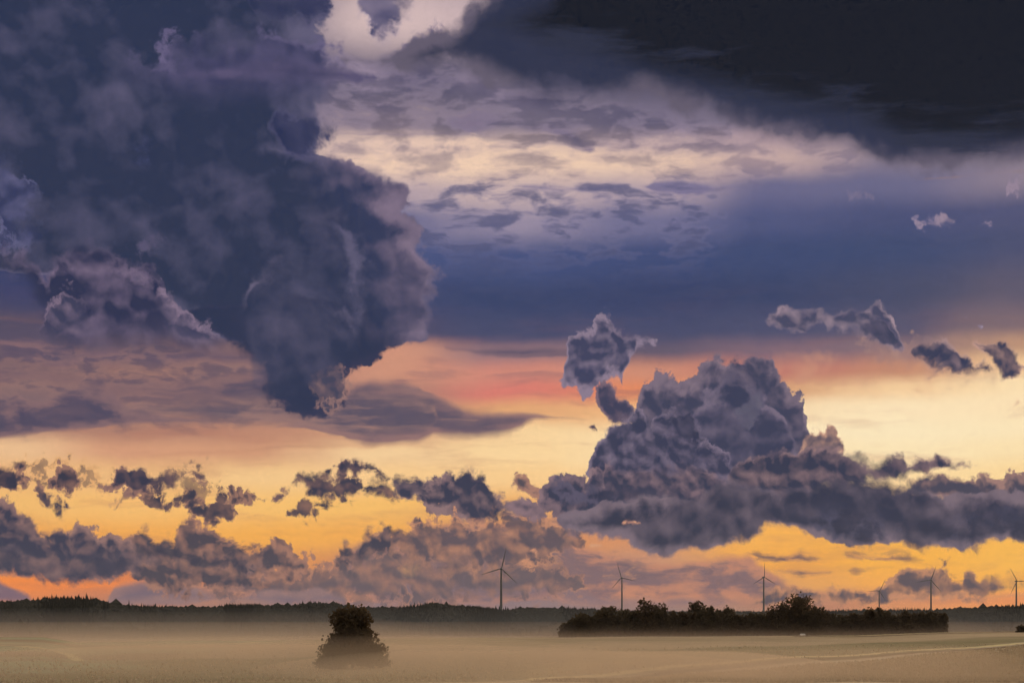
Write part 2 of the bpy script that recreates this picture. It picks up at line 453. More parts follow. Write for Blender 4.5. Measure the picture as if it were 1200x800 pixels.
        # ---- 5: the great cloud at the left: back mass, then its bulges
        col = bank(col, [(-60, -900, 392), (0, -900, 394), (22, -900, 386), (40, -900, 373), (62, -900, 380), (85, -900, 382), (110, -900, 386), (135, -900, 388), (158, -900, 388), (170, -900, 378), (180, -900, 356),
                         (187, -900, 390), (196, -900, 420), (206, -900, 446), (218, -900, 470), (250, -900, 468), (268, -900, 488), (290, -900, 496), (310, -300, 508), (322, -60, 518), (334, 90, 508),
                         (345, 130, 512), (356, 165, 500), (388, 235, 503), (400, 262, 490)],
                   (96, 92, 120), (60, 66, 94), bias=-0.25, amp=26, soft=8, depth=110, tex='A', bump=0.5, sg=2.0, side=True, flat=1.12)
        col = bank(col, [(372, 190, 492), (388, 240, 498), (400, 262, 486), (412, 272, 456), (426, 280, 432), (440, 292, 412), (456, 303, 402), (468, 312, 394), (478, 322, 386)],
                   (50, 54, 82), (56, 63, 92), amp=32, soft=11, depth=44, tex='A', bump=0.4, sg=0.8, side=True, flat=1.1)
        # paler torn sheet in its upper part
        col = bank(col, [(122, 84, 92), (140, 64, 102), (156, 56, 108), (176, 52, 114), (192, 42, 122), (222, 37, 136), (252, 36, 142), (278, 40, 142), (304, 34, 136), (340, 30, 132), (376, 40, 122), (400, 60, 112)],
                   (104, 96, 130), (84, 79, 112), amp=46, soft=22, depth=50, tex='A', bump=0.7, sg=0.8, fade=50)
        col = bank(col, [(200, 88, 92), (230, 76, 98), (270, 70, 100), (320, 68, 104), (370, 72, 106), (400, 78, 104), (440, 84, 100)], (92, 84, 116), (66, 65, 96), amp=24, soft=18, depth=26, tex='S', bump=0.3, p=PS)
        col = bank(col, [(300, -60, 20), (320, -60, 36), (345, -60, 42), (370, -60, 34), (388, -60, 20)], (84, 80, 112), (62, 65, 99), amp=26, soft=14, depth=30, tex='A', bump=0.5)
        col = bank(col, [(-60, 190, 270), (0, 180, 285), (20, 196, 292), (36, 216, 286), (48, 236, 270)], (106, 104, 140), (72, 74, 110), amp=60, soft=22, depth=30, tex='A', bump=1.3, sg=0.8)
        col = bank(col, [(320, 134, 160), (334, 124, 186), (352, 122, 186), (370, 126, 178), (386, 136, 164)], (84, 82, 114), (60, 64, 98), amp=24, soft=12, depth=30, tex='A', bump=0.6)
        col = bank(col, [(158, 166, 180), (166, 160, 190), (176, 160, 198), (184, 170, 186)], (64, 68, 104), (86, 85, 122), amp=34, soft=16, depth=12, tex='B', bump=0.8, op=0.7)
        # bulges on its right side
        col = bank(col, [(184, 340, 388), (196, 330, 420), (206, 320, 446), (218, 330, 470), (250, 350, 468), (268, 350, 488), (290, 350, 496), (310, 360, 508), (322, 370, 518), (334, 370, 508), (345, 380, 512), (356, 390, 500), (388, 400, 503), (400, 420, 480)],
                   (126, 110, 132), (68, 72, 104), bias=-0.3, amp=26, soft=9, depth=70, tex='A', bump=0.7, sg=1.0, side=True, fade=90)
        col = bank(col, [(256, 352, 384), (266, 346, 416), (284, 340, 436), (310, 340, 448), (336, 344, 452), (360, 350, 446), (384, 360, 430), (400, 366, 410)],
                   (94, 90, 117), (58, 65, 95), amp=34, soft=30, depth=60, tex='A', bump=0.6, sg=0.6, side=True, fade=70)
        col = bank(col, [(288, 336, 400), (298, 314, 470), (314, 309, 480), (332, 311, 490), (346, 322, 490), (358, 326, 490), (372, 344, 490), (386, 358, 480), (402, 369, 470), (414, 375, 420)],
                   (102, 95, 120), (60, 66, 95), amp=26, soft=20, depth=40, tex='A', bump=0.6, sg=0.8, fade=90)
        col = bank(col, [(362, 440, 456), (372, 430, 474), (384, 426, 482), (398, 428, 474), (408, 434, 456)], (156, 120, 114), (92, 84, 106), amp=24, soft=12, depth=18, tex='B', bump=0.8, op=0.85)
        # its torn lower left
        col = bank(col, [(-30, 300, 330), (0, 296, 330), (30, 290, 350), (52, 318, 404), (66, 296, 414), (84, 282, 420), (104, 277, 424), (124, 290, 426), (146, 304, 428), (160, 309, 428), (172, 306, 428), (184, 320, 428), (194, 338, 426), (208, 356, 424), (226, 371, 430), (242, 380, 428), (260, 391, 424), (270, 402, 414)],
                   (116, 101, 126), (60, 62, 93), amp=30, soft=14, depth=44, tex='A', bump=1.4, sg=1.8, fade=60)
        col = bank(col, [(162, 292, 302), (169, 278, 300), (176, 270, 304), (183, 262, 300), (188, 274, 296)], (84, 80, 112), (116, 102, 128), amp=26, soft=9, depth=12, tex='B', bump=0.8)
        col = bank(col, [(184, 330, 370), (196, 340, 400), (212, 356, 420), (230, 370, 426), (246, 380, 426), (262, 390, 420), (270, 400, 412)], (130, 112, 134), (86, 80, 108), amp=16, soft=7, depth=20, tex='B', bump=1.2, fade=40)
        col = bank(col, [(46, 380, 404), (56, 352, 412), (74, 338, 414), (92, 346, 410), (110, 370, 402)], (118, 102, 124), (80, 76, 104), amp=26, soft=14, depth=20, tex='B', bump=1.3, fade=40)
        return col

    def storey_mid(col):
        # ---- 6: cauliflower tower right of centre, back to front
        col = bank(col, [(656, 440, 452), (664, 396, 456), (671, 388, 458), (682, 385, 462), (691, 384, 458), (697, 368, 456), (704, 366, 452), (713, 370, 448), (720, 382, 440), (729, 390, 450), (738, 393, 424), (746, 386, 410), (756, 391, 406), (766, 393, 402)],
                   (138, 122, 142), (84, 81, 110), amp=16, soft=5, depth=26, tex='B', bump=1.2)
        col = bank(col, [(696, 446, 466), (705, 446, 488), (716, 452, 502), (728, 462, 504), (742, 472, 500)], (122, 100, 114), (82, 77, 103), amp=12, soft=5, depth=16, tex='B', bump=0.9)
        col = bank(col, [(686, 494, 499), (694, 493, 501), (700, 510, 506), (704, 513, 522), (710, 512, 524), (716, 530, 526), (720, 532, 542), (726, 530, 544)], (150, 114, 108), (92, 80, 98), amp=8, soft=4, depth=8, tex='B', bump=0.6)
        col = bank(col, [(742, 488, 598), (750, 462, 598), (756, 446, 598), (763, 438, 598), (769, 430, 598), (777, 437, 598), (792, 441, 598), (804, 445, 598), (812, 440, 598), (822, 434, 598), (829, 424, 598), (839, 418, 598), (849, 420, 598), (858, 417, 598), (874, 415, 598), (890, 413, 598), (901, 418, 598), (907, 430, 598), (916, 439, 598), (922, 450, 598), (932, 456, 598), (940, 468, 598), (941, 480, 598), (946, 494, 598), (950, 512, 598), (954, 530, 598)],
                   (124, 108, 124), (82, 79, 104), amp=18, soft=5, depth=40, tex='B', bump=1.0, sg=0.8)
        col = bank(col, [(815, 470, 540), (830, 452, 590), (850, 440, 590), (868, 438, 590), (886, 446, 590), (900, 460, 590), (914, 478, 590), (926, 500, 590), (936, 520, 590)],
                   (116, 104, 124), (76, 75, 101), amp=30, soft=10, depth=40, tex='A', bump=1.3, sg=0.5)
        col = bank(col, [(697, 512, 598), (706, 500, 598), (716, 490, 598), (728, 482, 598), (741, 478, 598), (749, 472, 598), (757, 478, 598), (763, 492, 598), (768, 500, 598), (774, 484, 598), (782, 478, 598), (791, 476, 598), (798, 482, 598), (803, 490, 598), (812, 502, 598), (826, 512, 598), (842, 518, 598), (856, 530, 598)],
                   (126, 112, 132), (73, 72, 98), amp=18, soft=5, depth=30, tex='B', bump=1.3, sg=0.5)
        col = bank(col, [(790, 484, 505), (798, 476, 512), (808, 478, 520), (816, 490, 524), (824, 504, 526)], (104, 95, 116), (66, 66, 92), amp=16, soft=6, depth=18, tex='B', bump=0.8)
        col = bank(col, [(866, 470, 492), (872, 460, 500), (880, 452, 506), (888, 450, 490), (894, 456, 476)], (84, 80, 104), (128, 114, 130), amp=18, soft=9, depth=14, tex='B', bump=1.4, op=0.8)
        col = bank(col, [(942, 520, 540), (950, 506, 540), (960, 503, 540), (967, 509, 540), (972, 496, 540), (978, 497, 540), (984, 508, 540), (991, 518, 540)],
                   (206, 158, 134), (136, 108, 114), amp=13, soft=5, depth=20, tex='B', bump=1.1)
        # clouds near the right edge, lit along their tops
        col = bank(col, [(1008, 398, 410), (1022, 402, 420), (1036, 404, 428), (1050, 402, 428), (1064, 398, 426), (1076, 400, 428), (1092, 414, 434), (1112, 424, 442), (1140, 430, 448), (1160, 436, 448)],
                   (214, 168, 140), (160, 124, 120), amp=20, soft=12, depth=18, tex='B', bias=-0.30, bump=0.8, op=0.8)
        col = bank(col, [(904, 372, 382), (912, 365, 386), (921, 362, 387), (932, 364, 386), (946, 364, 384), (960, 368, 382), (974, 372, 385), (988, 369, 387), (1000, 366, 388), (1010, 362, 392), (1018, 358, 398), (1027, 357, 404), (1036, 363, 407), (1043, 376, 408), (1049, 392, 408), (1056, 403, 407)],
                   (158, 136, 148), (96, 90, 116), amp=12, soft=5, depth=22, tex='B', bias=-0.30, bump=1.2)
        col = bank(col, [(1008, 384, 392), (1018, 374, 402), (1030, 374, 406), (1040, 384, 406), (1048, 398, 406)], (112, 100, 122), (76, 76, 102), amp=12, soft=8, depth=12, tex='B', bias=-0.30, bump=0.6)
        col = bank(col, [(1071, 404, 413), (1080, 398, 420), (1090, 396, 424), (1101, 400, 429), (1112, 402, 433), (1121, 410, 436), (1131, 416, 438), (1141, 424, 439), (1150, 425, 439), (1156, 431, 435)],
                   (168, 138, 140), (76, 75, 101), amp=11, soft=5, depth=15, tex='B', bias=-0.30, bump=0.8)
        col = bank(col, [(1142, 402, 406), (1154, 403, 412), (1163, 402, 426), (1169, 401, 440), (1178, 402, 445), (1188, 411, 442), (1196, 421, 434), (1201, 430, 424), (1206, 446, 458), (1214, 444, 460)],
                   (190, 150, 138), (80, 76, 100), amp=11, soft=5, depth=17, tex='B', bias=-0.30, bump=0.8)
        col = bank(col, [(1178, 480, 474), (1186, 475, 480), (1194, 470, 477), (1200, 476, 468)], (226, 178, 140), (196, 144, 118), amp=8, soft=5, depth=8, tex='B', bias=-0.30, bump=0.4)

        return col

    def storey_low(col):
        # ---- 7: small dark scraps over the yellow band
        col = bank(col, [(-40, 548, 566), (20, 548, 562), (60, 552, 566), (110, 552, 568), (130, 560, 572), (170, 562, 574), (210, 556, 576), (235, 556, 580)], (220, 164, 112), (150, 112, 98), amp=40, soft=10, depth=16, tex='B', bias=-0.20, bump=0.6, op=0.8)
        col = bank(col, [(-40, 552, 574), (0, 554, 574), (8, 551, 574), (18, 549, 567), (26, 556, 563), (36, 568, 562), (50, 566, 560), (58, 555, 572), (66, 549, 578), (76, 549, 578), (84, 554, 574), (90, 562, 566)],
                   (150, 110, 98), (66, 62, 82), amp=17, soft=5, depth=13, tex='B', bias=-0.20, bump=0.9)
        col = bank(col, [(34, 580, 574), (40, 571, 583), (50, 577, 590), (60, 581, 597), (70, 582, 600), (76, 588, 596)],
                   (160, 118, 102), (84, 74, 90), amp=17, soft=6, depth=13, tex='B', bias=-0.20, bump=0.9)
        col = bank(col, [(116, 572, 566), (126, 566, 573), (136, 552, 573), (144, 545, 572), (154, 544, 575), (166, 548, 575), (178, 555, 575), (188, 550, 573), (200, 552, 571), (207, 562, 565), (212, 556, 560), (220, 550, 558), (230, 552, 572), (236, 558, 570), (242, 570, 564)],
                   (146, 108, 100), (68, 64, 86), amp=16, soft=5, depth=14, tex='B', bias=-0.20, bump=0.9)
        col = bank(col, [(160, 584, 578), (172, 582, 590), (184, 580, 598), (196, 588, 598), (201, 584, 590), (206, 576, 592), (214, 577, 596), (224, 584, 600), (232, 592, 602), (242, 594, 608), (250, 588, 611), (257, 577, 609), (266, 580, 605), (272, 572, 598), (280, 570, 592), (290, 576, 590), (296, 586, 580)],
                   (152, 112, 98), (74, 67, 84), amp=20, soft=5, depth=14, tex='B', bias=-0.20, bump=0.9)
        col = bank(col, [(306, 588, 582), (318, 582, 588), (334, 578, 584), (342, 574, 566), (350, 556, 566), (358, 552, 574), (372, 552, 586), (384, 556, 586), (392, 558, 585), (410, 560, 584), (426, 562, 582), (440, 565, 584), (452, 570, 588), (461, 577, 590), (468, 584, 588)],
                   (154, 114, 102), (72, 67, 87), amp=17, soft=5, depth=14, tex='B', bias=-0.20, bump=1.0)
        col = bank(col, [(392, 548, 543), (400, 542, 550), (410, 538, 553), (422, 538, 555), (434, 542, 556), (442, 548, 556), (448, 556, 564), (453, 562, 570), (458, 568, 560)], (140, 106, 102), (72, 67, 88), amp=11, soft=4, depth=12, tex='B', bias=-0.20, bump=0.9)
        col = bank(col, [(343, 606, 600), (350, 590, 606), (360, 588, 610), (368, 592, 604), (376, 588, 600), (388, 590, 602), (396, 596, 592), (410, 588, 584), (420, 584, 590), (430, 590, 584)], (160, 116, 98), (88, 76, 88), amp=20, soft=5, depth=13, tex='B', bias=-0.20, bump=0.8)
        col = bank(col, [(456, 576, 572), (462, 561, 584), (470, 557, 587), (481, 560, 589), (493, 565, 593), (505, 556, 601), (516, 555, 606), (524, 553, 607), (533, 557, 608), (542, 550, 611), (550, 548, 613), (558, 554, 614), (570, 561, 614), (582, 575, 613), (594, 584, 610), (606, 586, 608), (618, 592, 604)],
                   (142, 114, 116), (70, 69, 92), amp=15, soft=5, depth=22, tex='B', bias=-0.20, bump=1.2, sg=0.4)
        col = bank(col, [(600, 568, 572), (607, 560, 576), (616, 563, 578), (624, 572, 582), (632, 580, 590), (640, 582, 594)], (166, 122, 108), (108, 90, 98), amp=13, soft=5, depth=16, tex='B', bias=-0.20, bump=0.9)

        # ---- 8: broken mauve cloud low down, lit from below in places
        col = bank(col, [(120, 704, 712), (180, 684, 712), (260, 676, 712), (340, 668, 712), (384, 660, 710), (400, 646, 710), (420, 632, 712), (440, 622, 712), (470, 626, 714), (500, 618, 714), (530, 608, 714), (560, 604, 714), (590, 606, 714), (620, 600, 714), (645, 598, 712), (665, 612, 712), (690, 630, 712), (730, 644, 710), (790, 654, 710), (840, 648, 710), (880, 642, 708), (900, 658, 706), (930, 680, 706), (970, 690, 706)],
                   (200, 136, 108), (128, 102, 107), amp=44, soft=12, depth=30, tex='R', bump=1.2, sg=1.0, p=PS)
        col = bank(col, [(440, 640, 700), (500, 626, 706), (560, 612, 706), (620, 604, 700), (660, 620, 690), (700, 640, 690), (760, 660, 690), (840, 656, 690), (900, 664, 690)],
                   (150, 116, 112), (88, 80, 97), amp=120, bias=0.54, soft=14, depth=22, tex='R', bump=0.8, sg=0.9, p=PS, cap=7)
        col = bank(col, [(390, 668, 690), (440, 652, 700), (500, 640, 706), (560, 622, 706), (620, 600, 700), (660, 612, 694), (700, 632, 694), (760, 656, 694), (840, 650, 690), (900, 660, 690), (960, 672, 690)],
                   (196, 138, 116), (236, 166, 116), amp=120, bias=0.62, soft=16, depth=22, tex='R', bump=0.4, sg=0.4, p=PS, cap=7)
        col = bank(col, [(404, 668, 690), (440, 672, 712), (480, 670, 714), (540, 664, 714), (600, 662, 714), (650, 668, 712), (700, 692, 712), (760, 700, 712), (850, 698, 712), (930, 700, 712)],
                   (140, 114, 118), (112, 100, 114), amp=30, soft=16, depth=24, tex='S', bump=0.4, sg=0.4, p=PS, op=0.9)
        col = bank(col, [(392, 655, 672), (400, 640, 676), (408, 632, 676), (416, 642, 676), (424, 630, 672), (430, 620, 656), (438, 616, 656), (450, 616, 657), (462, 620, 657), (474, 621, 655), (486, 617, 652), (500, 621, 658), (520, 629, 662), (536, 639, 660), (548, 644, 652)],
                   (166, 124, 112), (80, 73, 90), amp=20, soft=6, depth=22, tex='B', bump=1.3)
        col = bank(col, [(546, 648, 650), (556, 634, 657), (574, 623, 660), (590, 621, 662), (606, 624, 662), (624, 632, 660), (642, 642, 658), (656, 648, 654)],
                   (156, 120, 112), (80, 75, 93), amp=20, soft=7, depth=20, tex='B', bump=1.0)
        col = bank(col, [(481, 614, 610), (485, 606, 617), (491, 605, 618), (496, 614, 612)], (160, 118, 106), (98, 82, 92), amp=7, soft=4, depth=8, tex='B', bump=0.8)
        col = bank(col, [(655, 648, 650), (680, 656, 662), (700, 652, 664), (720, 652, 667), (745, 656, 667), (760, 664, 660), (690, 676, 670)][:6], (150, 114, 110), (94, 82, 95), amp=16, soft=7, depth=12, tex='R', bump=0.8, p=PS)
        col = bank(col, [(690, 676, 672), (706, 672, 678), (730, 670, 679), (746, 674, 678), (760, 680, 674)], (160, 122, 112), (104, 88, 98), amp=12, soft=6, depth=10, tex='R', bump=0.6, p=PS)
        col = bank(col, [(470, 664, 676), (476, 657, 682), (484, 654, 682), (492, 656, 676), (498, 662, 668)], (226, 150, 92), (300, 228, 122), amp=12, soft=9, depth=12, tex='B', bump=0.3)
        col = bank(col, [(660, 690, 686), (672, 686, 693), (686, 684, 691), (694, 676, 668), (704, 669, 675), (718, 669, 674), (726, 676, 670)], (214, 150, 112), (246, 176, 116), amp=9, soft=6, depth=10, tex='R', bump=0.3, p=PS)
        col = bank(col, [(694, 640, 634), (702, 631, 641), (716, 632, 640), (724, 640, 632)], (206, 150, 120), (252, 186, 116), amp=9, soft=6, depth=9, tex='R', bump=0.3, p=PS)

        col = bank(col, [(230, 676, 704), (260, 662, 706), (300, 652, 708), (340, 646, 710), (380, 656, 710), (420, 652, 710), (460, 640, 710), (500, 642, 710), (540, 652, 710), (580, 648, 708), (620, 652, 704), (680, 668, 700)],
                   (184, 130, 106), (132, 106, 108), amp=34, soft=8, depth=24, tex='B', bump=1.0, sg=0.8, op=0.85)
        col = bank(col, [(462, 630, 656), (480, 616, 662), (500, 608, 666), (530, 606, 672), (560, 608, 672), (600, 602, 670), (640, 600, 662), (668, 606, 652), (692, 620, 642)],
                   (206, 144, 110), (122, 98, 104), amp=30, soft=8, depth=24, tex='B', bump=1.0, sg=0.8, op=0.9)
        # ---- 9: long bank at the left
        col = bank(col, [(108, 706, 714), (124, 692, 714), (140, 684, 714), (170, 678, 714), (210, 676, 714), (240, 690, 714), (262, 700, 714), (300, 690, 714), (340, 686, 714), (380, 682, 714), (410, 688, 714)],
                   (150, 118, 116), (112, 99, 114), amp=20, soft=10, depth=18, tex='S', bump=0.5, p=PS, op=0.92)
        col = bank(col, [(-520, 668, 708), (-60, 668, 708), (0, 672, 706), (16, 684, 708), (30, 698, 712), (44, 704, 714)], (150, 112, 112), (124, 98, 112), amp=10, soft=7, depth=14, tex='S', bump=0.4, p=PS)
        col = bank(col, [(148, 636, 670), (160, 620, 682), (172, 615, 690), (181, 626, 694), (190, 628, 696), (197, 626, 697), (204, 638, 698), (208, 622, 698), (214, 611, 698), (223, 608, 698), (236, 611, 696), (250, 619, 696), (263, 629, 696), (276, 636, 696), (290, 640, 694), (302, 648, 690), (309, 634, 684), (318, 631, 682), (330, 639, 682), (342, 648, 676), (356, 654, 668), (376, 656, 664), (394, 660, 664)],
                   (164, 118, 102), (96, 81, 92), amp=18, soft=5, depth=26, tex='B', bias=-0.16, bump=1.5, sg=0.6)
        col = bank(col, [(172, 634, 654), (180, 628, 660), (190, 632, 662), (198, 648, 664), (205, 636, 660), (212, 640, 664), (226, 640, 666), (238, 652, 660), (252, 648, 664), (262, 642, 668), (272, 650, 666), (282, 660, 670), (300, 660, 676), (312, 664, 674)],
                   (132, 102, 100), (72, 66, 85), amp=24, soft=7, depth=16, tex='B', bias=-0.16, bump=1.0)
        col = bank(col, [(-520, 576, 674), (-60, 576, 674), (0, 580, 674), (12, 586, 674), (19, 600, 674), (31, 604, 674), (37, 614, 674), (46, 618, 678), (59, 620, 682), (63, 612, 684), (73, 611, 684), (82, 615, 684), (93, 614, 684), (102, 618, 682), (116, 622, 680), (127, 625, 680), (141, 626, 680), (152, 635, 674), (166, 642, 670), (180, 654, 668), (194, 664, 668)],
                   (146, 112, 108), (72, 69, 91), amp=16, soft=5, depth=34, tex='B', bias=-0.16, bump=1.2, sg=0.8, sb=1.3)
        col = bank(col, [(-520, 640, 672), (-60, 640, 672), (20, 642, 673), (60, 650, 681), (100, 648, 681), (130, 646, 680), (150, 650, 672), (166, 658, 664)], (104, 88, 98), (66, 65, 88), amp=22, soft=14, depth=24, tex='A', bump=0.5)

        # ---- 10: the long dark bank at the right, back ridge then front
        col = bank(col, [(594, 590, 600), (602, 583, 608), (616, 582, 608), (626, 590, 606), (634, 566, 604), (640, 553, 606), (647, 551, 610), (656, 555, 616), (663, 547, 620), (671, 546, 624), (678, 556, 626), (686, 559, 626), (691, 548, 626), (698, 546, 626), (704, 554, 626), (708, 542, 626), (714, 541, 626), (722, 547, 626), (736, 545, 626), (750, 546, 626), (770, 550, 626), (788, 546, 626), (798, 542, 626), (812, 541, 626), (824, 545, 620), (840, 552, 610), (856, 560, 596)],
                   (138, 112, 120), (70, 70, 94), amp=14, soft=5, depth=30, tex='B', bump=1.2, sg=0.8)
        col = bank(col, [(644, 566, 584), (660, 560, 590), (690, 566, 592), (720, 562, 590), (750, 568, 588), (780, 566, 590), (812, 560, 586), (836, 562, 580)], (88, 82, 104), (60, 62, 87), amp=26, soft=10, depth=22, tex='A', bump=0.8)
        col = bank(col, [(864, 550, 580), (872, 540, 584), (882, 532, 586), (896, 532, 588), (912, 530, 588), (930, 526, 588), (946, 524, 586), (962, 522, 586), (976, 523, 584), (992, 526, 582), (1006, 528, 578), (1018, 532, 574), (1032, 538, 570), (1040, 531, 566), (1050, 529, 564), (1061, 530, 562), (1068, 538, 560), (1078, 533, 556), (1092, 530, 552), (1106, 529, 550), (1118, 532, 549), (1124, 540, 547), (1130, 538, 546), (1138, 538, 551), (1146, 541, 548)],
                   (144, 116, 120), (66, 67, 91), amp=11, soft=5, depth=20, tex='B', bump=1.0, sg=0.4)
        col = bank(col, [(1062, 560, 590), (1076, 552, 590), (1090, 546, 590), (1110, 546, 590), (1121, 554, 592), (1130, 556, 594), (1140, 552, 596), (1155, 552, 598), (1166, 556, 600), (1174, 562, 600), (1180, 556, 600), (1192, 556, 600), (1210, 556, 600), (1300, 556, 600)],
                   (158, 122, 116), (94, 85, 102), amp=13, soft=5, depth=24, tex='B', bump=1.3, sg=0.4)
        col = bank(col, [(652, 606, 612), (664, 598, 620), (690, 590, 627), (716, 588, 627), (734, 588, 634), (748, 584, 642), (762, 582, 652), (778, 580, 654), (800, 582, 652), (822, 576, 650), (838, 566, 644), (862, 558, 637), (888, 566, 634), (908, 582, 626), (922, 580, 624), (938, 572, 630), (956, 566, 635), (972, 562, 640), (1000, 557, 641), (1030, 558, 639), (1052, 560, 638), (1082, 566, 641), (1120, 572, 642), (1150, 576, 639), (1180, 576, 636), (1210, 578, 638), (1320, 580, 640)],
                   (122, 106, 118), (62, 63, 86), amp=15, soft=5, depth=36, tex='A', bump=1.0, sg=0.5, sb=1.4)
        col = bank(col, [(930, 598, 630), (960, 592, 636), (1000, 590, 638), (1050, 594, 638), (1100, 596, 640), (1150, 598, 638), (1210, 600, 636), (1320, 600, 636)], (78, 76, 98), (58, 58, 80), amp=30, soft=18, depth=30, tex='A', bump=0.5, sg=0.3, p=PS)
        col = bank(col, [(724, 617, 611), (730, 608, 618), (738, 609, 619), (746, 614, 617), (752, 620, 612)], (170, 124, 112), (250, 182, 122), amp=8, soft=5, depth=8, tex='B', bump=0.3)
        # ---- 11: scraps under the bank at the right
        col = bank(col, [(870, 646, 640), (890, 646, 656), (905, 649, 661), (930, 647, 662), (955, 653, 660), (968, 660, 654), (980, 658, 652), (990, 650, 659), (1008, 648, 661), (1032, 647, 661), (1054, 650, 658), (1066, 658, 652)],
                   (200, 140, 98), (108, 86, 90), amp=46, soft=8, depth=11, tex='R', bias=0.44, bump=0.9, p=PS)
        col = bank(col, [(894, 668, 662), (910, 662, 673), (935, 664, 675), (958, 668, 674), (972, 674, 668), (984, 672, 667), (1000, 667, 673), (1012, 673, 666)], (206, 144, 98), (118, 92, 92), amp=46, soft=8, depth=10, tex='R', bias=0.44, bump=0.8, p=PS)
        col = bank(col, [(1088, 656, 648), (1096, 648, 654), (1104, 651, 662), (1112, 648, 653), (1118, 656, 648)], (214, 150, 92), (160, 112, 92), amp=9, soft=5, depth=9, tex='B', bump=0.6)
        col = bank(col, [(880, 700, 708), (900, 688, 708), (918, 684, 708), (936, 686, 708), (956, 684, 708), (976, 688, 708), (1000, 690, 710), (1024, 688, 710), (1040, 676, 712), (1052, 665, 706), (1066, 663, 704), (1076, 662, 704), (1089, 661, 702), (1101, 664, 702), (1112, 669, 702), (1122, 673, 702), (1127, 663, 702), (1134, 661, 702), (1139, 664, 702), (1142, 672, 701), (1152, 669, 700), (1164, 670, 699), (1178, 672, 698), (1192, 671, 697), (1210, 674, 697), (1300, 676, 697)],
                   (196, 138, 104), (122, 98, 102), amp=12, soft=5, depth=20, tex='B', bump=1.2, sg=0.6)
        col = bank(col, [(1050, 690, 708), (1080, 694, 708), (1120, 692, 706), (1160, 690, 702), (1210, 688, 700)], (220, 150, 108), (176, 126, 108), amp=16, soft=9, depth=16, tex='R', bump=0.8, p=PS, op=0.8)

        return col

    # ---- the rest of the vault, out of frame: broken dusk cloud and the open sky between
    vault = g.new('ShaderNodeTexSky')
    vault.sky_type = 'NISHITA'
    vault.sun_disc = False
    vault.sun_elevation = R_(SUN_EL)
    vault.sun_rotation = R_(SUN_AZ)
    vault.altitude = 300.0
    vault.dust_density = 2.0
    open_sky = g.gain(vault.outputs[0], 0.10)
    dn = g.noise(g.v('MULTIPLY', tc.outputs['Generated'], (1, 1, 2.0)), 2.4, 7, 0.58, dims='3D')
    dull = g.mix(g.step(dn, 0.34, 0.68), lin((116, 104, 114)), lin((60, 62, 84)))      # broken cloud all round
    rest = g.mix(g.step(dn, 0.42, 0.56), open_sky, dull)
    overhead_fill = g.mix(g.step(dn, 0.45, 0.72), OVERHEAD_FILL, lin((150, 140, 150)))            # unseen bright gap above the camera, added to light the fields
    rest = g.mix(g.step(slope, 0.55, 1.1), rest, overhead_fill)
    out_x = g.step(g.m('ABSOLUTE', px), 660.0, 900.0)
    out_y = g.m('MAXIMUM', g.step(py, 800.0, 1000.0), g.step(py, -60.0, -64.0))
    grain = g.m('MULTIPLY_ADD', fine, 0.10, 0.95)                                       # grain of fine vapour

    def shade(c):
        n = g.new('ShaderNodeBackground')
        g.put(n.inputs[0], c)
        return n.outputs[0]

    def blend(f, a, b):
        n = g.new('ShaderNodeMixShader')
        g.put(n.inputs[0], f)
        g.put(n.inputs[1], a)
        g.put(n.inputs[2], b)
        return n.outputs[0]
    low_only = shade(g.gain(storey_low(base), grain))
    high = storey_high(base)
    high_only = shade(g.gain(high, grain))
    every = shade(g.gain(storey_low(storey_mid(high)), grain))
    front = blend(g.lerp(py, HOR - 340, HOR - 338), blend(g.lerp(py, HOR - 606, HOR - 604), low_only, every), high_only)
    o = g.new('ShaderNodeOutputWorld')
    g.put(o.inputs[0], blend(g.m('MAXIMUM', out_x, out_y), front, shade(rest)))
    return g.k


build_sky()


# ------------------------------------------------------------------ helpers
def tag(o, label=None, cat=None, grp=None, kind=None):
    if label:
        o['label'] = label
    if cat:
        o['category'] = cat
    if grp:
        o['group'] = grp
    if kind:
        o['kind'] = kind
    return o


def link(name, me, mat=None, parent=None, loc=None):
    o = bpy.data.objects.new(name, me)
    COL.objects.link(o)
    if me is not None and mat is not None and not me.materials:
        me.materials.append(mat)
    if parent is not None:
        o.parent = parent
    if loc is not None:
        o.location = loc
    return o


def mesh_np(name, v, f, smooth=False):
    """mesh from arrays: v (n,3), f (m,k)"""
    me = bpy.data.meshes.new(name)
    v = np.asarray(v, dtype=np.float32)
    f = np.asarray(f, dtype=np.int32)
    m, k = f.shape
    me.vertices.add(len(v))
    me.vertices.foreach_set('co', v.ravel())
    me.loops.add(m * k)
    me.loops.foreach_set('vertex_index', f.ravel())
    me.polygons.add(m)
    me.polygons.foreach_set('loop_start', np.arange(0, m * k, k, dtype=np.int32))
    me.polygons.foreach_set('loop_total', np.full(m, k, dtype=np.int32))
    me.polygons.foreach_set('use_smooth', np.full(m, smooth))
    me.update(calc_edges=True)
    return me


def material(name, build):
    m = bpy.data.materials.new(name)
    m.use_nodes = True
    m.node_tree.nodes.clear()
    build(Graph(m.node_tree))
    return m


def principled(g, color, rough=0.9, spec=0.2, transm=None):
    n = g.new('ShaderNodeBsdfPrincipled')
    g.put(n.inputs['Base Color'], color)
    g.put(n.inputs['Roughness'], rough)
    n.inputs['Specular IOR Level'].default_value = spec
    o = g.new('ShaderNodeOutputMaterial')
    sh = n.outputs[0]
    if transm:
        t = g.new('ShaderNodeBsdfTranslucent')
        g.put(t.inputs[0], color)
        mx = g.new('ShaderNodeMixShader')
        mx.inputs[0].default_value = transm
        g.put(mx.inputs[1], n.outputs[0])
        g.put(mx.inputs[2], t.outputs[0])
        sh = mx.outputs[0]
    g.put(o.inputs[0], sh)
    return n


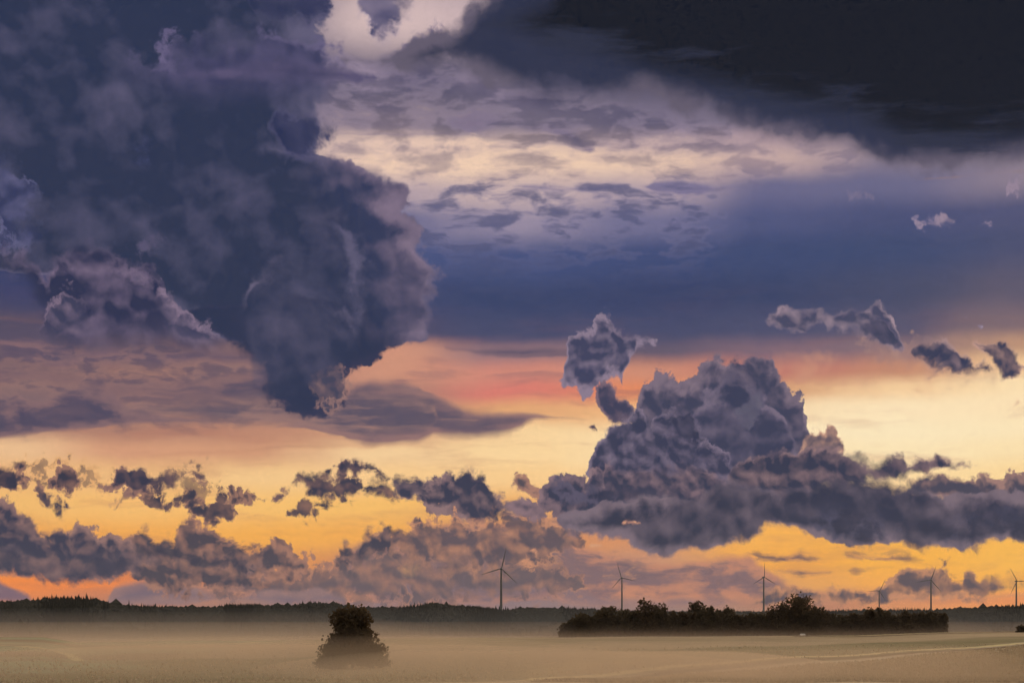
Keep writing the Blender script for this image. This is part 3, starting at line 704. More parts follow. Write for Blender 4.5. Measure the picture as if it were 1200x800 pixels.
def geo_pos(g):
    return g.new('ShaderNodeNewGeometry').outputs['Position']


def obj_random(g):
    return g.new('ShaderNodeObjectInfo').outputs['Random']


def mat_ground(g):
    p = geo_pos(g)
    sep = g.new('ShaderNodeSeparateXYZ')
    g.put(sep.inputs[0], p)
    x, y = sep.outputs[0], sep.outputs[1]
    wob = g.noise(p, 0.012, 4, 0.55, dims='3D')
    big = g.noise(g.v('MULTIPLY', p, (0.006, 0.015, 0)), 1.0, 5, 0.55, dims='3D')
    mid = g.noise(g.v('MULTIPLY', p, (0.05, 0.12, 0)), 1.0, 6, 0.65, dims='3D')
    fine = g.noise(p, 1.4, 5, 0.7, dims='3D')
    straw = g.mix(fine, (0.40, 0.30, 0.18, 1), (0.50, 0.385, 0.24, 1))
    straw = g.mix(g.step(mid, 0.4, 0.7), straw, (0.37, 0.275, 0.165, 1))
    green = g.mix(fine, (0.13, 0.125, 0.055, 1), (0.24, 0.21, 0.10, 1))
    # the far parcel is ripe straw, the near one greener: they meet along a slanting edge
    side = g.m('ADD', g.m('MULTIPLY', x, -0.78), g.m('ADD', y, -492.0))
    side = g.m('MULTIPLY_ADD', g.m('SUBTRACT', wob, 0.5), 26.0, side)
    near = g.mix(g.step(big, 0.40, 0.62), g.mix(0.50, straw, green), g.mix(0.85, straw, green))
    c = g.mix(g.step(side, -9.0, 9.0), near, straw)
    # right of the grass margin: pale standing grain
    m2 = g.m('ADD', g.m('MULTIPLY', x, 1.75), g.m('SUBTRACT', 296.0, y))
    c = g.mix(g.step(m2, -6.0, 6.0), c, g.mix(g.step(mid, 0.35, 0.65), (0.60, 0.48, 0.33, 1), (0.52, 0.41, 0.27, 1)))
    # pasture to the left, cut into strips
    lw = g.m('MULTIPLY_ADD', g.m('SUBTRACT', wob, 0.5), 60.0, x)
    past = g.mix(g.step(big, 0.42, 0.6), (0.34, 0.35, 0.21, 1), (0.32, 0.22, 0.14, 1))
    c = g.mix(g.step(lw, -88.0, -70.0, 1.0, 0.0), c, past)
    # beyond the crest: rough dull grass
    far = g.m('MAXIMUM', g.step(y, 752.0, 772.0), g.step(g.m('ABSOLUTE', x), 500.0, 700.0))
    c = g.mix(far, c, (0.085, 0.082, 0.045, 1))
    n = principled(g, c, 0.95, 0.1)
    b = g.new('ShaderNodeBump')
    b.inputs['Strength'].default_value = 0.6
    b.inputs['Distance'].default_value = 0.4
    g.put(b.inputs['Height'], g.m('ADD', fine, mid))
    g.put(n.inputs['Normal'], b.outputs[0])


def foliage(c0, c1, tr=0.5):
    def build(g):
        p = geo_pos(g)
        n = g.noise(p, 0.5, 4, 0.6, dims='3D')
        c = g.mix(g.step(n, 0.3, 0.7), c0, c1)
        c = g.mix(g.m('MULTIPLY', obj_random(g), 0.4), c, (c0[0] * 1.3, c0[1] * 1.0, c0[2], 1))
        principled(g, c, 0.85, 0.15, tr)
    return build


def flat_noise(c0, c1, scale, rough=0.8, spec=0.3):
    def build(g):
        n = g.noise(geo_pos(g), scale, 5, 0.6, dims='3D')
        principled(g, g.mix(g.step(n, 0.3, 0.7), c0, c1), rough, spec)
    return build


M_GROUND = material('field_ground', mat_ground)
M_LEAF = material('broadleaf_foliage', foliage((0.095, 0.074, 0.040, 1), (0.125, 0.098, 0.054, 1)))
M_LEAF2 = material('hedge_foliage', foliage((0.090, 0.070, 0.040, 1), (0.120, 0.092, 0.052, 1)))
M_LONE = material('lone_tree_foliage', foliage((0.095, 0.072, 0.038, 1), (0.13, 0.10, 0.055, 1), 0.6))
M_WOOD = material('far_wood_foliage', foliage((0.030, 0.030, 0.022, 1), (0.050, 0.046, 0.034, 1), 0.1))
M_BARK = material('bark', flat_noise((0.06, 0.045, 0.03, 1), (0.12, 0.09, 0.06, 1), 3.0, 0.95, 0.1))
M_TOWER = material('turbine_paint', flat_noise((0.20, 0.19, 0.185, 1), (0.25, 0.24, 0.23, 1), 0.15, 0.5, 0.4))
M_GRAIN = material('grain_stalks', lambda g: principled(g, g.mix(g.noise(geo_pos(g), 0.5, 5, 0.6, dims='3D'), (0.56, 0.45, 0.30, 1), (0.66, 0.54, 0.37, 1)), 0.95, 0.05, 0.25))
M_MARGIN = material('margin_grass', flat_noise((0.60, 0.49, 0.24, 1), (0.70, 0.58, 0.32, 1), 0.25, 0.95, 0.1))
M_MARGIN2 = material('margin_bare', flat_noise((0.15, 0.105, 0.06, 1), (0.21, 0.15, 0.085, 1), 0.25, 0.95, 0.1))
M_WRAP = material('bale_wrap', flat_noise((0.55, 0.52, 0.46, 1), (0.70, 0.66, 0.6, 1), 1.5, 0.5, 0.4))

# ------------------------------------------------------------------ terrain
RIDGE_X = [-900, -300, 0, 20, 60, 85, 110, 150, 190, 240, 270, 300, 340, 365, 390, 420, 470, 490, 508, 530, 560, 590, 620, 650, 690, 760, 1000, 1100, 1150, 1200, 1500, 2100]
RIDGE_Y = [712, 708, 706, 705, 702, 701.5, 703, 709, 711, 711, 709, 708.5, 709, 705.5, 706.5, 711, 711, 709, 705.5, 708.5, 711, 714, 711, 711.5, 713, 716, 715.5, 714.5, 711.5, 710, 712, 716]
RANGE_X = [-900, 0, 200, 430, 600, 700, 1100, 1300, 2100]
RANGE_R = [2500, 2500, 2700, 3500, 3900, 4000, 3300, 3200, 3200]
CREST_X = [-900, 0, 50, 90, 150, 300, 380, 440, 700, 1000, 1110, 1200, 2100]
CREST_Y = [744, 745.5, 746, 752, 751, 750, 748.5, 747, 746, 744, 740.5, 739, 736]
WOOD_H = 16.0


def smooth(t):
    t = np.clip(t, 0, 1)
    return t * t * (3 - 2 * t)


def terrain(az, r):
    """ground height at azimuth az (radians from north) and distance r"""
    az = np.asarray(az, float)
    r = np.asarray(r, float)
    X = 600 + FOC * np.tan(np.clip(az, -0.6, 0.6))
    R = np.interp(X, RANGE_X, RANGE_R)
    zr = EYE + (HOR - np.interp(X, RIDGE_X, RIDGE_Y)) / FOC * R - WOOD_H
    zc = EYE - 740 * (np.interp(X, CREST_X, CREST_Y) - HOR) / FOC
    near = np.interp(r, [0, 40, 90, 140, 220, 320], [6.3, 5.8, 4.0, 2.4, 1.2, 1.0])
    rise = 1.0 + (zc - 1.0) * np.clip((r - 320) / 420, 0, 1) ** 0.95
    z = np.where(r < 320, near, rise)
    z = np.where(r > 740, zc - 1.2 * smooth((r - 740) / 40) - (zc - 2.0) * smooth((r - 820) / 500), z)
    toe = 0.62 * R
    up = 2.0 - 1.2 + (zr - 0.8) * smooth((r - toe) / (R - toe) * 0.98) ** 0.9
    z = np.where(r > toe, np.maximum(up, z), z)
    z = np.where(r > R, zr - 2.0 * smooth((r - R) / 300.0) + (r - R) * 0.004, z)
    z = np.where(r > 9000, zr - 2 + (9000 - R) * 0.004 - (r - 9000) * 0.004, z)
    f = smooth((0.75 - np.abs(az)) / 0.25)
    plain = np.interp(r, [0, 40, 90, 140, 220, 320], [6.3, 5.8, 4.0, 2.4, 1.2, 1.0]) + 12 * smooth((r - 900) / 2500)
    z = plain + (z - plain) * f
    z = z + 0.25 * np.sin(r * 0.021 + az * 31) * smooth((r - 150) / 200) * smooth((900 - r) / 300) * np.sin(az * 55 + 1.3)
    return z


def gz(x, y):
    return float(terrain(math.atan2(x, y), math.hypot(x, y)))


def at(X, r):
    """world x, y at chart column X and distance r along the view axis"""
    return (X - 600.0) / FOC * r, r


def polar_sheet(name, azs, rs, mat, kind, zoff=0.0):
    A, R = np.meshgrid(azs, rs)
    Z = terrain(A, R) + zoff
    v = np.stack([R * np.sin(A), R * np.cos(A), Z], -1).reshape(-1, 3)
    na, nr = len(azs), len(rs)
    i = np.arange(nr - 1)[:, None] * na + np.arange(na - 1)[None, :]
    f = np.stack([i, i + 1, i + na + 1, i + na], -1).reshape(-1, 4)[:, ::-1]
    o = link(name, mesh_np(name, v, f, True), mat)
    tag(o, kind=kind)
    return o


azs = np.concatenate([np.linspace(-math.pi, -0.8, 40)[:-1], np.linspace(-0.8, -0.36, 30)[:-1], np.linspace(-0.36, 0.36, 420)[:-1], np.linspace(0.36, 0.8, 30)[:-1], np.linspace(0.8, math.pi, 40)])
rs = np.concatenate([[0.01, 5, 10], np.linspace(20, 300, 24)[:-1], np.linspace(300, 860, 100)[:-1], np.geomspace(860, 9000, 110)[:-1], np.geomspace(9000, 60000, 12)])
ground = polar_sheet('ground', azs, rs, M_GROUND, 'structure')


def strip(name, pts, width, mat, zoff):
    """a sheet lying on the ground along pts (x, y)"""
    P = []
    for (x0, y0), (x1, y1) in zip(pts[:-1], pts[1:]):
        n = 24
        for k in range(n):
            t = k / n
            P.append((x0 + (x1 - x0) * t, y0 + (y1 - y0) * t))
    P.append(pts[-1])
    P = np.array(P)
    for _ in range(30):
        P[1:-1] = (P[:-2] + 2 * P[1:-1] + P[2:]) / 4
    T = np.gradient(P, axis=0)
    T /= np.linalg.norm(T, axis=1)[:, None]
    N = np.stack([T[:, 1], -T[:, 0]], 1)
    rng = np.random.default_rng(len(pts))
    rows = []
    for j, s in enumerate(np.linspace(-0.5, 0.5, 5)):
        w = width * (1 + 0.25 * rng.standard_normal(len(P)))
        q = P + N * (s * w)[:, None]
        z = terrain(np.arctan2(q[:, 0], q[:, 1]), np.hypot(q[:, 0], q[:, 1])) + zoff
        rows.append(np.stack([q[:, 0], q[:, 1], z], 1))
    v = np.stack(rows, 1).reshape(-1, 3)
    i = np.arange(len(P) - 1)[:, None] * 5 + np.arange(4)[None, :]
    f = np.stack([i, i + 1, i + 6, i + 5], -1).reshape(-1, 4)
    o = link(name, mesh_np(name, v, f, True), mat)
    tag(o, kind='structure')
    return o


MARGIN = [(2, 292), (12, 322), (33, 378), (56, 425), (78, 452), (104, 486), (138, 530), (190, 590)]
strip('field_margin', MARGIN, 5.0, M_MARGIN, 0.06)
strip('field_track', [(x + 7.5, y - 4) for x, y in MARGIN], 5.0, M_MARGIN2, 0.06)
strip('field_track', [at(930, 712), at(1010, 706), at(1100, 700), at(1200, 694), at(1300, 690)], 9.0, M_MARGIN2, 0.06)
strip('field_margin', [at(960, 728), at(1050, 724), at(1130, 722), at(1220, 720), at(1320, 716)], 6.0, M_MARGIN, 0.06)
strip('field_margin', [at(-20, 560), at(30, 556), at(70, 520), at(86, 470), at(92, 420)], 3.0, M_MARGIN, 0.06)
strip('field_margin', [at(215, 640), at(280, 660), at(300, 690), at(380, 700)], 4.0, M_MARGIN, 0.06)

# ------------------------------------------------------------------ standing grain (nobody could count it)
def grain():
    rng = np.random.default_rng(5)
    n = 150000
    r = 285 + 260 * rng.random(n) ** 1.5
    az = rng.uniform(-0.30, 0.30, n)
    x, y = r * np.sin(az), r * np.cos(az)
    right = x * 1.75 + 296 - y
    keep = (right > 16) | (rng.random(n) < 0.05) & (right < -8)
    x, y = x[keep], y[keep]
    n = len(x)
    z = terrain(np.arctan2(x, y), np.hypot(x, y))
    h = rng.uniform(0.25, 0.6, n)
    w = rng.uniform(0.12, 0.35, n)
    a = rng.uniform(0, math.pi, n)
    dx, dy = np.cos(a) * w, np.sin(a) * w
    lx, ly = rng.normal(0, 0.15, n), rng.normal(0, 0.15, n)
    v = np.stack([np.stack([x - dx, y - dy, z - 0.03], 1), np.stack([x + dx, y + dy, z - 0.03], 1), np.stack([x + lx, y + ly, z + h], 1)], 1).reshape(-1, 3)
    f = np.arange(n * 3).reshape(-1, 3)
    o = link('grain_crop', mesh_np('grain_crop', v, f), M_GRAIN)
    tag(o, 'pale ripe grain standing over the near fields', 'crop', kind='stuff')


grain()


# ------------------------------------------------------------------ far woods on the ridges
def wood(name, X0, X1, label, seed):
    rng = np.random.default_rng(seed)
    vs, fs = [], []
    # base canopy shapes: spruce and broadleaf
    def spruce():
        k = 6
        a = np.arange(k) / k * 2 * math.pi
        v = [(0, 0, 1.0)]
        for zz, rr in ((0.55, 0.5), (0.5, 0.32), (0.15, 1.0)):
            v += [(rr * math.cos(t), rr * math.sin(t), zz) for t in a]
        f = [(0, 1 + i, 1 + (i + 1) % k) for i in range(k)]
        for b in (0, 1):
            o0, o1 = 1 + b * k, 1 + (b + 1) * k
            for i in range(k):
                j = (i + 1) % k
                f += [(o0 + i, o1 + i, o1 + j), (o0 + i, o1 + j, o0 + j)]
        return np.array(v), np.array(f)

    def round_crown():
        bm = bmesh.new()
        bmesh.ops.create_icosphere(bm, subdivisions=1, radius=1.0)
        v = np.array([p.co[:] for p in bm.verts])
        f = np.array([[p.index for p in q.verts] for q in bm.faces])
        bm.free()
        v[:, 2] = v[:, 2] * 0.5 + 0.5
        return v, f
    kinds = [spruce(), round_crown()]
    d0, d1 = (X0 - 600) / FOC, (X1 - 600) / FOC
    # positions: loose over the face, denser along the skyline
    def place(n, lo, hi):
        az = np.arctan(rng.uniform(d0, d1, n))
        X = 600 + FOC * np.tan(az)
        R = np.interp(X, RANGE_X, RANGE_R)
        return az, R * rng.uniform(lo, hi, n), X
    sets = [place(int((X1 - X0) * 16), 0.68, 0.97), place(int((X1 - X0) * 5), 0.95, 1.03)]
    az = np.concatenate([s[0] for s in sets])
    r = np.concatenate([s[1] for s in sets])
    X = np.concatenate([s[2] for s in sets])
    z = terrain(az, r)
    x, y = r * np.sin(az), r * np.cos(az)
    patch = np.sin(X * 0.061 + seed) + np.sin(X * 0.023 + 2 * seed) + rng.normal(0, 0.6, len(X))
    kind = (patch < 0.5).astype(int)
    h = np.where(kind == 0, rng.uniform(13, 19, len(X)), rng.uniform(11, 16, len(X)))
    tall = rng.random(len(X)) < 0.02
    h = np.where(tall, h + rng.uniform(2, 5, len(X)), h)
    wd = np.where(kind == 0, h * rng.uniform(0.16, 0.22, len(X)), h * rng.uniform(0.36, 0.50, len(X)))
    base = 0
    VV, FF = [], []
    for k in (0, 1):
        m = np.where(kind == k)[0]
        v, f = kinds[k]
        ang = rng.uniform(0, 6.28, len(m))
        ca, sa = np.cos(ang), np.sin(ang)
        vx = v[None, :, 0] * ca[:, None] - v[None, :, 1] * sa[:, None]
        vy = v[None, :, 0] * sa[:, None] + v[None, :, 1] * ca[:, None]
        jit = 1 + rng.normal(0, 0.13, (len(m), len(v)))
        P = np.stack([x[m, None] + vx * wd[m, None] * jit, y[m, None] + vy * wd[m, None] * jit, z[m, None] - 1.0 + v[None, :, 2] * (h[m, None] + 1.0) * (1 + (jit - 1) * 0.4)], -1)
        VV.append(P.reshape(-1, 3))
        FF.append((f[None] + (np.arange(len(m)) * len(v))[:, None, None]).reshape(-1, 3) + base)
        base += len(m) * len(v)
    o = link(name, mesh_np(name, np.concatenate(VV), np.concatenate(FF)), M_WOOD)
    tag(o, label, 'wood', kind='stuff')


wood('wood', -260, 262, 'dark brown wooded hill along the left skyline', 3)
wood('wood', 262, 660, 'blue grey wooded ridge along the middle skyline', 4)
wood('wood', 660, 1460, 'blue grey far wood beyond the right end of the tree belt', 5)


# ------------------------------------------------------------------ near trees
def crown_mesh(name, lobes, n, leaf, seed, mat):
    """leaf clumps scattered through the lobes' volume, denser towards their skins, with gaps between"""
    rng = np.random.default_rng(seed)
    vol = np.array([l[3] * l[4] * l[5] for l in lobes]) ** 0.8
    pick = rng.choice(len(lobes), n, p=vol / vol.sum())
    L = np.array(lobes)[pick]
    d = rng.normal(0, 1, (n, 3))
    d /= np.linalg.norm(d, axis=1)[:, None]
    rad = rng.random(n) ** 0.42
    bump = 1 + 0.16 * np.sin(d[:, 0] * 5 + pick) * np.cos(d[:, 2] * 4 + 2 * pick) + 0.10 * rng.normal(0, 1, n)
    c = L[:, :3] + d * L[:, 3:6] * (rad * bump)[:, None]
    s = leaf * rng.uniform(0.5, 1.3, n)
    # each clump: a ragged bent quad
    u = rng.normal(0, 1, (n, 3))
    u /= np.linalg.norm(u, axis=1)[:, None]
    w = np.cross(u, rng.normal(0, 1, (n, 3)))
    w /= np.linalg.norm(w, axis=1)[:, None] + 1e-6
    k = np.cross(u, w)
    su, sw = (s * rng.uniform(0.6, 1.2, n))[:, None], (s * rng.uniform(0.5, 1.0, n))[:, None]
    bend = (s * 0.35)[:, None]
    v = np.stack([c - u * su, c - w * sw + k * bend, c + u * su, c + w * sw + k * bend], 1).reshape(-1, 3)
    v[:, 2] = np.maximum(v[:, 2], 0.05)
    f = np.arange(n * 4).reshape(-1, 4)
    me = mesh_np(name, v, f)
    me.materials.append(mat)
    return me


def trunk_mesh(name, h, r0, lobes, seed):
    """tapered trunk with a limb reaching into each lobe"""
    rng = random.Random(seed)
    v, f = [], []

    def tube(pts, rad):
        k = 7
        b = len(v)
        for (x, y, z), r in zip(pts, rad):
            for i in range(k):
                a = 2 * math.pi * i / k
                v.append((x + r * math.cos(a), y + r * math.sin(a), z))
        for j in range(len(pts) - 1):
            for i in range(k):
                a, c = b + j * k + i, b + j * k + (i + 1) % k
                f.append((a, c, c + k, a + k))
    n = 6
    pts = [(rng.uniform(-.05, .05) * h * j / n, rng.uniform(-.05, .05) * h * j / n, -0.4 + (h + 0.4) * j / n) for j in range(n + 1)]
    tube(pts, [r0 * (1.35 if j == 0 else 1.0 - 0.85 * j / n) for j in range(n + 1)])
    for l in lobes:
        j = rng.randint(2, n - 2)
        p0 = pts[j]
        p2 = (l[0], l[1], l[2])
        p1 = tuple((a + c) / 2 + rng.uniform(-.1, .1) * h for a, c in zip(p0, p2))
        p1 = (p1[0], p1[1], min(p1[2], p2[2]))
        tube([p0, p1, p2], [r0 * 0.45, r0 * 0.28, r0 * 0.10])
    me = mesh_np(name, v, f, True)
    me.materials.append(M_BARK)
    return me


def tree(name, X, r, Ytop, Ybase_w, width, label, cat, grp=None, seed=1, lobes_n=7, n=1500, leaf=0.5, low=0.12, mat=None, skirt=0.8):
    """a broadleaf tree: thing > trunk, crown. Height follows from how high it stands over the crest line"""
    x, y = at(X, r)
    z = gz(x, y) - 0.1
    h = EYE + (HOR - Ytop) / FOC * r - z
    w = width * r / FOC / 2
    rng = random.Random(seed * 7 + 1)
    lobes = [(0, 0, h * 0.64, w * 0.66, w * 0.66, h * 0.32), (0, 0, h * 0.34, w * skirt, w * skirt, h * 0.28)]
    if skirt > 1:
        lobes.append((0, 0, h * 0.48, w * 0.92, w * 0.92, h * 0.26))
    for i in range(lobes_n):
        a = 2 * math.pi * i / lobes_n + rng.uniform(-.4, .4)
        rr = w * rng.uniform(0.30, 0.62)
        zz = h * rng.uniform(0.30, 0.80)
        sz = w * rng.uniform(0.30, 0.48)
        lobes.append((math.cos(a) * rr, math.sin(a) * rr, zz, sz, sz, min(h * 0.20 * rng.uniform(0.8, 1.3), sz * 1.3)))
    for i in range(3):
        lobes.append((rng.uniform(-.45, .45) * w, rng.uniform(-.45, .45) * w, h * rng.uniform(0.80, 0.90), w * 0.26, w * 0.26, h * 0.10))
    for i in range(4):
        a = rng.uniform(0, 6.28)
        lobes.append((math.cos(a) * w * 0.55, math.sin(a) * w * 0.55, h * (low + rng.uniform(0.05, 0.2)), w * 0.42, w * 0.42, h * 0.16))
    root = bpy.data.objects.new(name, None)
    COL.objects.link(root)
    root.empty_display_size = 1.0
    root.location = (x, y, z)
    tag(root, label, cat, grp)
    cm = crown_mesh('crown', lobes, n, leaf, seed, mat or M_LEAF)
    # keep the stated height: squash to fit
    link('trunk', trunk_mesh('trunk', h * 0.7, max(0.12, w * 0.07), lobes[2:lobes_n + 2], seed), None, root)
    link('crown', cm, None, root)
    return root


tree('broadleaf_tree', 413, 364, 708.0, 785, 60, 'lone rounded tree rising out of the ground mist in the left field', 'tree', seed=11, lobes_n=12, n=10500, leaf=0.34, low=0.10, skirt=1.08, mat=M_LONE)
tree('bush', 389, 361, 753, 788, 50, 'misty bush leaning on the left foot of the lone tree', 'bush', seed=12, lobes_n=6, n=2000, leaf=0.30, low=0.05, mat=M_LONE)
tree('bush', 437, 361, 752, 788, 46, 'misty bush at the right foot of the lone tree', 'bush', seed=13, lobes_n=6, n=1700, leaf=0.30, low=0.05, mat=M_LONE)

BELT_R = 772.0
BELT = [   # X, top, width, label
    (686, 718, 26, 'low sloping tree at the left end of the tree belt'),
    (709, 708.5, 27, 'bushy tree just left of the second turbine from the left'),
    (729, 712.5, 17, 'small tree right in front of the second turbine\'s tower'),
    (756, 702.5, 26, 'tall round tree right of the second turbine, taller of a touching pair'),
    (773, 707, 22, 'shorter right hand tree of the touching pair right of the second turbine'),
    (817, 703, 23, 'tall upright tree standing midway between second and third turbine'),
    (829, 708.5, 18, 'lower tree leaning on the right side of the tall upright midway tree'),
    (842, 713, 9, 'very small narrow tree in the dip right of the midway tree'),
    (854, 710, 18, 'small twin topped tree left of the third turbine'),
    (911, 707, 22, 'tree on the left shoulder of the largest dark tree'),
    (934, 697.5, 44, 'largest dark tree of the belt, right of the third turbine'),
    (957, 709, 22, 'tree on the right shoulder of the largest dark tree'),
    (1019, 711, 14, 'small tree just left of the smallest turbine\'s tower'),
    (1032, 711.5, 14, 'small tree in front of the smallest turbine\'s tower'),
]
for i, (X, Y, w, lab) in enumerate(BELT):
    big = w > 40
    tree('broadleaf_tree', X, BELT_R + (i % 3) * 4 - 3, Y - 1.0, 746, w * 1.5, lab, 'tree', 'tall trees of the belt', seed=30 + i, lobes_n=8 if big else 6,
         n=4600 if big else int(700 + w * 70), leaf=0.55 if big else 0.5)

# low shrubs that fill the belt: one built per kind, the rest copies
protos = []
rng = random.Random(8)
SHRUB_LABEL = 'low dark shrub in the continuous row filling the tree belt'
xs = np.arange(662, 1113, 10.5)
for k, X in enumerate(xs):
    top = np.interp(X, [660, 672, 685, 700, 735, 745, 790, 800, 845, 866, 880, 895, 960, 975, 1005, 1045, 1070, 1112], [731, 725, 721, 718, 717, 717, 715.5, 716, 716, 719, 717, 714.5, 714, 716, 716.5, 715.5, 716, 715.5])
    top += rng.uniform(-2.2, 2.0)
    r = BELT_R + rng.uniform(-6, 4)
    if k < 5:
        o = tree('shrub', X, r, top, 746, 20, SHRUB_LABEL, 'shrub', 'low shrubs of the tree belt', seed=70 + k, lobes_n=6, n=1500, leaf=0.55, low=0.02, mat=M_LEAF2)
        h = EYE + (HOR - top) / FOC * r - o.location.z
        protos.append((o, h))
    else:
        src, h0 = protos[rng.randrange(5)]
        o = src.copy()
        COL.objects.link(o)
        x, y = at(X, r)
        z = gz(x, y) - 0.1
        h = EYE + (HOR - top) / FOC * r - z
        o.location = (x, y, z)
        o.scale = (rng.uniform(0.9, 1.2), rng.uniform(0.9, 1.2), h / h0)
        o.rotation_euler = (0, 0, rng.uniform(0, 6.28))
        for ch in src.children:
            c = ch.copy()
            COL.objects.link(c)
            c.parent = o
tree('bush', 1198, 700, 732.5, 740, 18, 'brown bush at the right edge of the photo in front of the far wood', 'bush', seed=91, lobes_n=5, n=700, leaf=0.5, low=0.03, mat=M_LEAF2)


# ------------------------------------------------------------------ wrapped bale at the foot of the belt
def bale():
    bm = bmesh.new()
    k = 20
    prof = [(-1.0, 0.0), (-1.0, 0.45), (-0.92, 0.56), (-0.5, 0.60), (0.5, 0.61), (0.92, 0.56), (1.0, 0.45), (1.0, 0.0)]
    rings = []
    for xx, rr in prof:
        if rr == 0:
            rings.append([bm.verts.new((xx, 0, 0.58))])
        else:
            rings.append([bm.verts.new((xx, rr * math.cos(2 * math.pi * i / k), 0.58 + rr * math.sin(2 * math.pi * i / k) * (0.97 if math.sin(2 * math.pi * i / k) < 0 else 1))) for i in range(k)])
    for a, b in zip(rings[:-1], rings[1:]):
        for i in range(k):
            j = (i + 1) % k
            if len(a) == 1:
                bm.faces.new((a[0], b[j], b[i]))
            elif len(b) == 1:
                bm.faces.new((a[i], a[j], b[0]))
            else:
                bm.faces.new((a[i], a[j], b[j], b[i]))
    me = bpy.data.meshes.new('bale')
    bm.to_mesh(me)
    bm.free()
    x, y = at(940.5, 752)
    o = link('bale', me, M_WRAP, None, (x, y, gz(x, y) + 0.15))
    o.rotation_euler = (0, 0, 0.2)
    tag(o, 'tiny pale rounded bale lying below the largest dark tree', 'bale')


bale()


# ------------------------------------------------------------------ wind turbines
def ring_solid(sections, k, name, mat):
    """loft of closed rings: sections = [(centre, [points])]"""
    v, f = [], []
    for pts in sections:
        v += pts
    n = len(sections)
    for j in range(n - 1):
        for i in range(k):
            a, b = j * k + i, j * k + (i + 1) % k
            f.append((a, b, b + k, a + k))
    me = bpy.data.meshes.new(name)
    me.from_pydata(v, [], f + [tuple(range(k))[::-1], tuple(range((n - 1) * k, n * k))])
    me.polygons.foreach_set('use_smooth', [True] * len(me.polygons))
    me.update()
    me.materials.append(mat)
    return me


def circle(k, r, z):
    return [(r * math.cos(2 * math.pi * i / k), r * math.sin(2 * math.pi * i / k), z) for i in range(k)]


def blade_mesh(Rr):
    secs = []
    k = 12
    for t in np.linspace(0, 1, 16):
        chord = np.interp(t, [0, .06, .2, .6, .92, 1], [2.0, 2.0, 3.0, 1.7, 0.8, .2]) * Rr / 50
        thick = np.interp(t, [0, .06, .2, .6, 1], [2.2, 2.1, 1.1, .45, .08]) * Rr / 50
        tw = R_(np.interp(t, [0, .2, 1], [22, 16, 2]))
        z = 1.2 + t * (Rr - 1.2)
        bow = -0.9 * t * t
        sec = []
        for i in range(k):
            a = 2 * math.pi * i / k
            px_, py_ = math.cos(a) * chord / 2 + chord * 0.12 * min(1, t * 5), math.sin(a) * thick / 2
            sec.append((px_ * math.cos(tw) - py_ * math.sin(tw), bow + px_ * math.sin(tw) + py_ * math.cos(tw), z))
        secs.append(sec)
    return ring_solid(secs, k, 'blade', M_TOWER)


def make_turbine(H, Rr):
    root = bpy.data.objects.new('wind_turbine', None)
    COL.objects.link(root)
    link('tower', ring_solid([circle(20, r, z) for r, z in ((3.1, -2), (3.0, 0), (2.75, H * .3), (2.35, H * .6), (1.9, H * .9), (1.75, H - 1.9))], 20, 'tower', M_TOWER), None, root)
    # nacelle: rounded box, long side along y
    bm = bmesh.new()
    bmesh.ops.create_cube(bm, size=1)
    for p in bm.verts:
        s = 0.84 if p.co.y > 0 else 1.0
        p.co = (p.co.x * 4.0 * s, p.co.y * 12.0 + 2.6, p.co.z * 4.2 * s)
    bmesh.ops.bevel(bm, geom=bm.edges[:], offset=0.8, segments=3, affect='EDGES')
    me = bpy.data.meshes.new('nacelle')
    bm.to_mesh(me)
    bm.free()
    me.materials.append(M_TOWER)
    me.polygons.foreach_set('use_smooth', [True] * len(me.polygons))
    link('nacelle', me, None, root, (0, 0, H))
    hub = link('hub', ring_solid([[(x, y, z) for x, z, y in [(r * math.cos(2 * math.pi * i / 16), r * math.sin(2 * math.pi * i / 16), d) for i in range(16)]]
                                  for r, d in ((1.7, -3.5), (2.0, -4.4), (1.95, -5.6), (1.5, -6.8), (0.8, -7.5), (0.1, -7.7))], 16, 'hub', M_TOWER), None, root, (0, 0, H))
    bme = blade_mesh(Rr)
    for i in range(3):
        b = link('blade', bme, None, root, (0, -5.1, H))
        b.rotation_euler = (0, R_(120 * i), 0)
    return root


TURB = [   # X, hub Y, distance, rotor radius in chart units, yaw, phase, label
    (587.3, 665.8, 4150, 25.5, 8, 13, 'nearest and tallest wind turbine, standing alone over the middle ridge'),
    (728.8, 676.5, 5700, 18, -22, -17, 'wind turbine behind the left part of the tree belt, second from the left'),
    (895.0, 675.8, 5650, 17.5, 16, 0, 'wind turbine just left of the largest dark tree, one blade upright'),
    (1030.3, 691.8, 7600, 15.5, 10, -92, 'smallest and most distant wind turbine, low behind two small trees'),
    (1091.0, 679.0, 5750, 18, -12, 20, 'wind turbine over the right end of the tree belt, upper blade tilted right'),
    (1191.0, 680.5, 5700, 18, 12, -31, 'wind turbine at the right edge of the photo, upper blade tilted left'),
]
for X, Y, r, R_units, yaw, ph, lab in TURB:
    x, y = at(X, r)
    zh = EYE + (HOR - Y) / FOC * r
    zb = gz(x, y)
    H = zh - zb
    o = make_turbine(H, R_units * r / FOC)
    o.location = (x, y, zb)
    o.rotation_euler = (0, 0, R_(yaw))
    for c in o.children:
        if c.name.startswith('blade'):
            c.rotation_euler = (0, c.rotation_euler[1] + R_(ph), 0)
    tag(o, lab, 'wind turbine', 'wind turbines along the horizon')


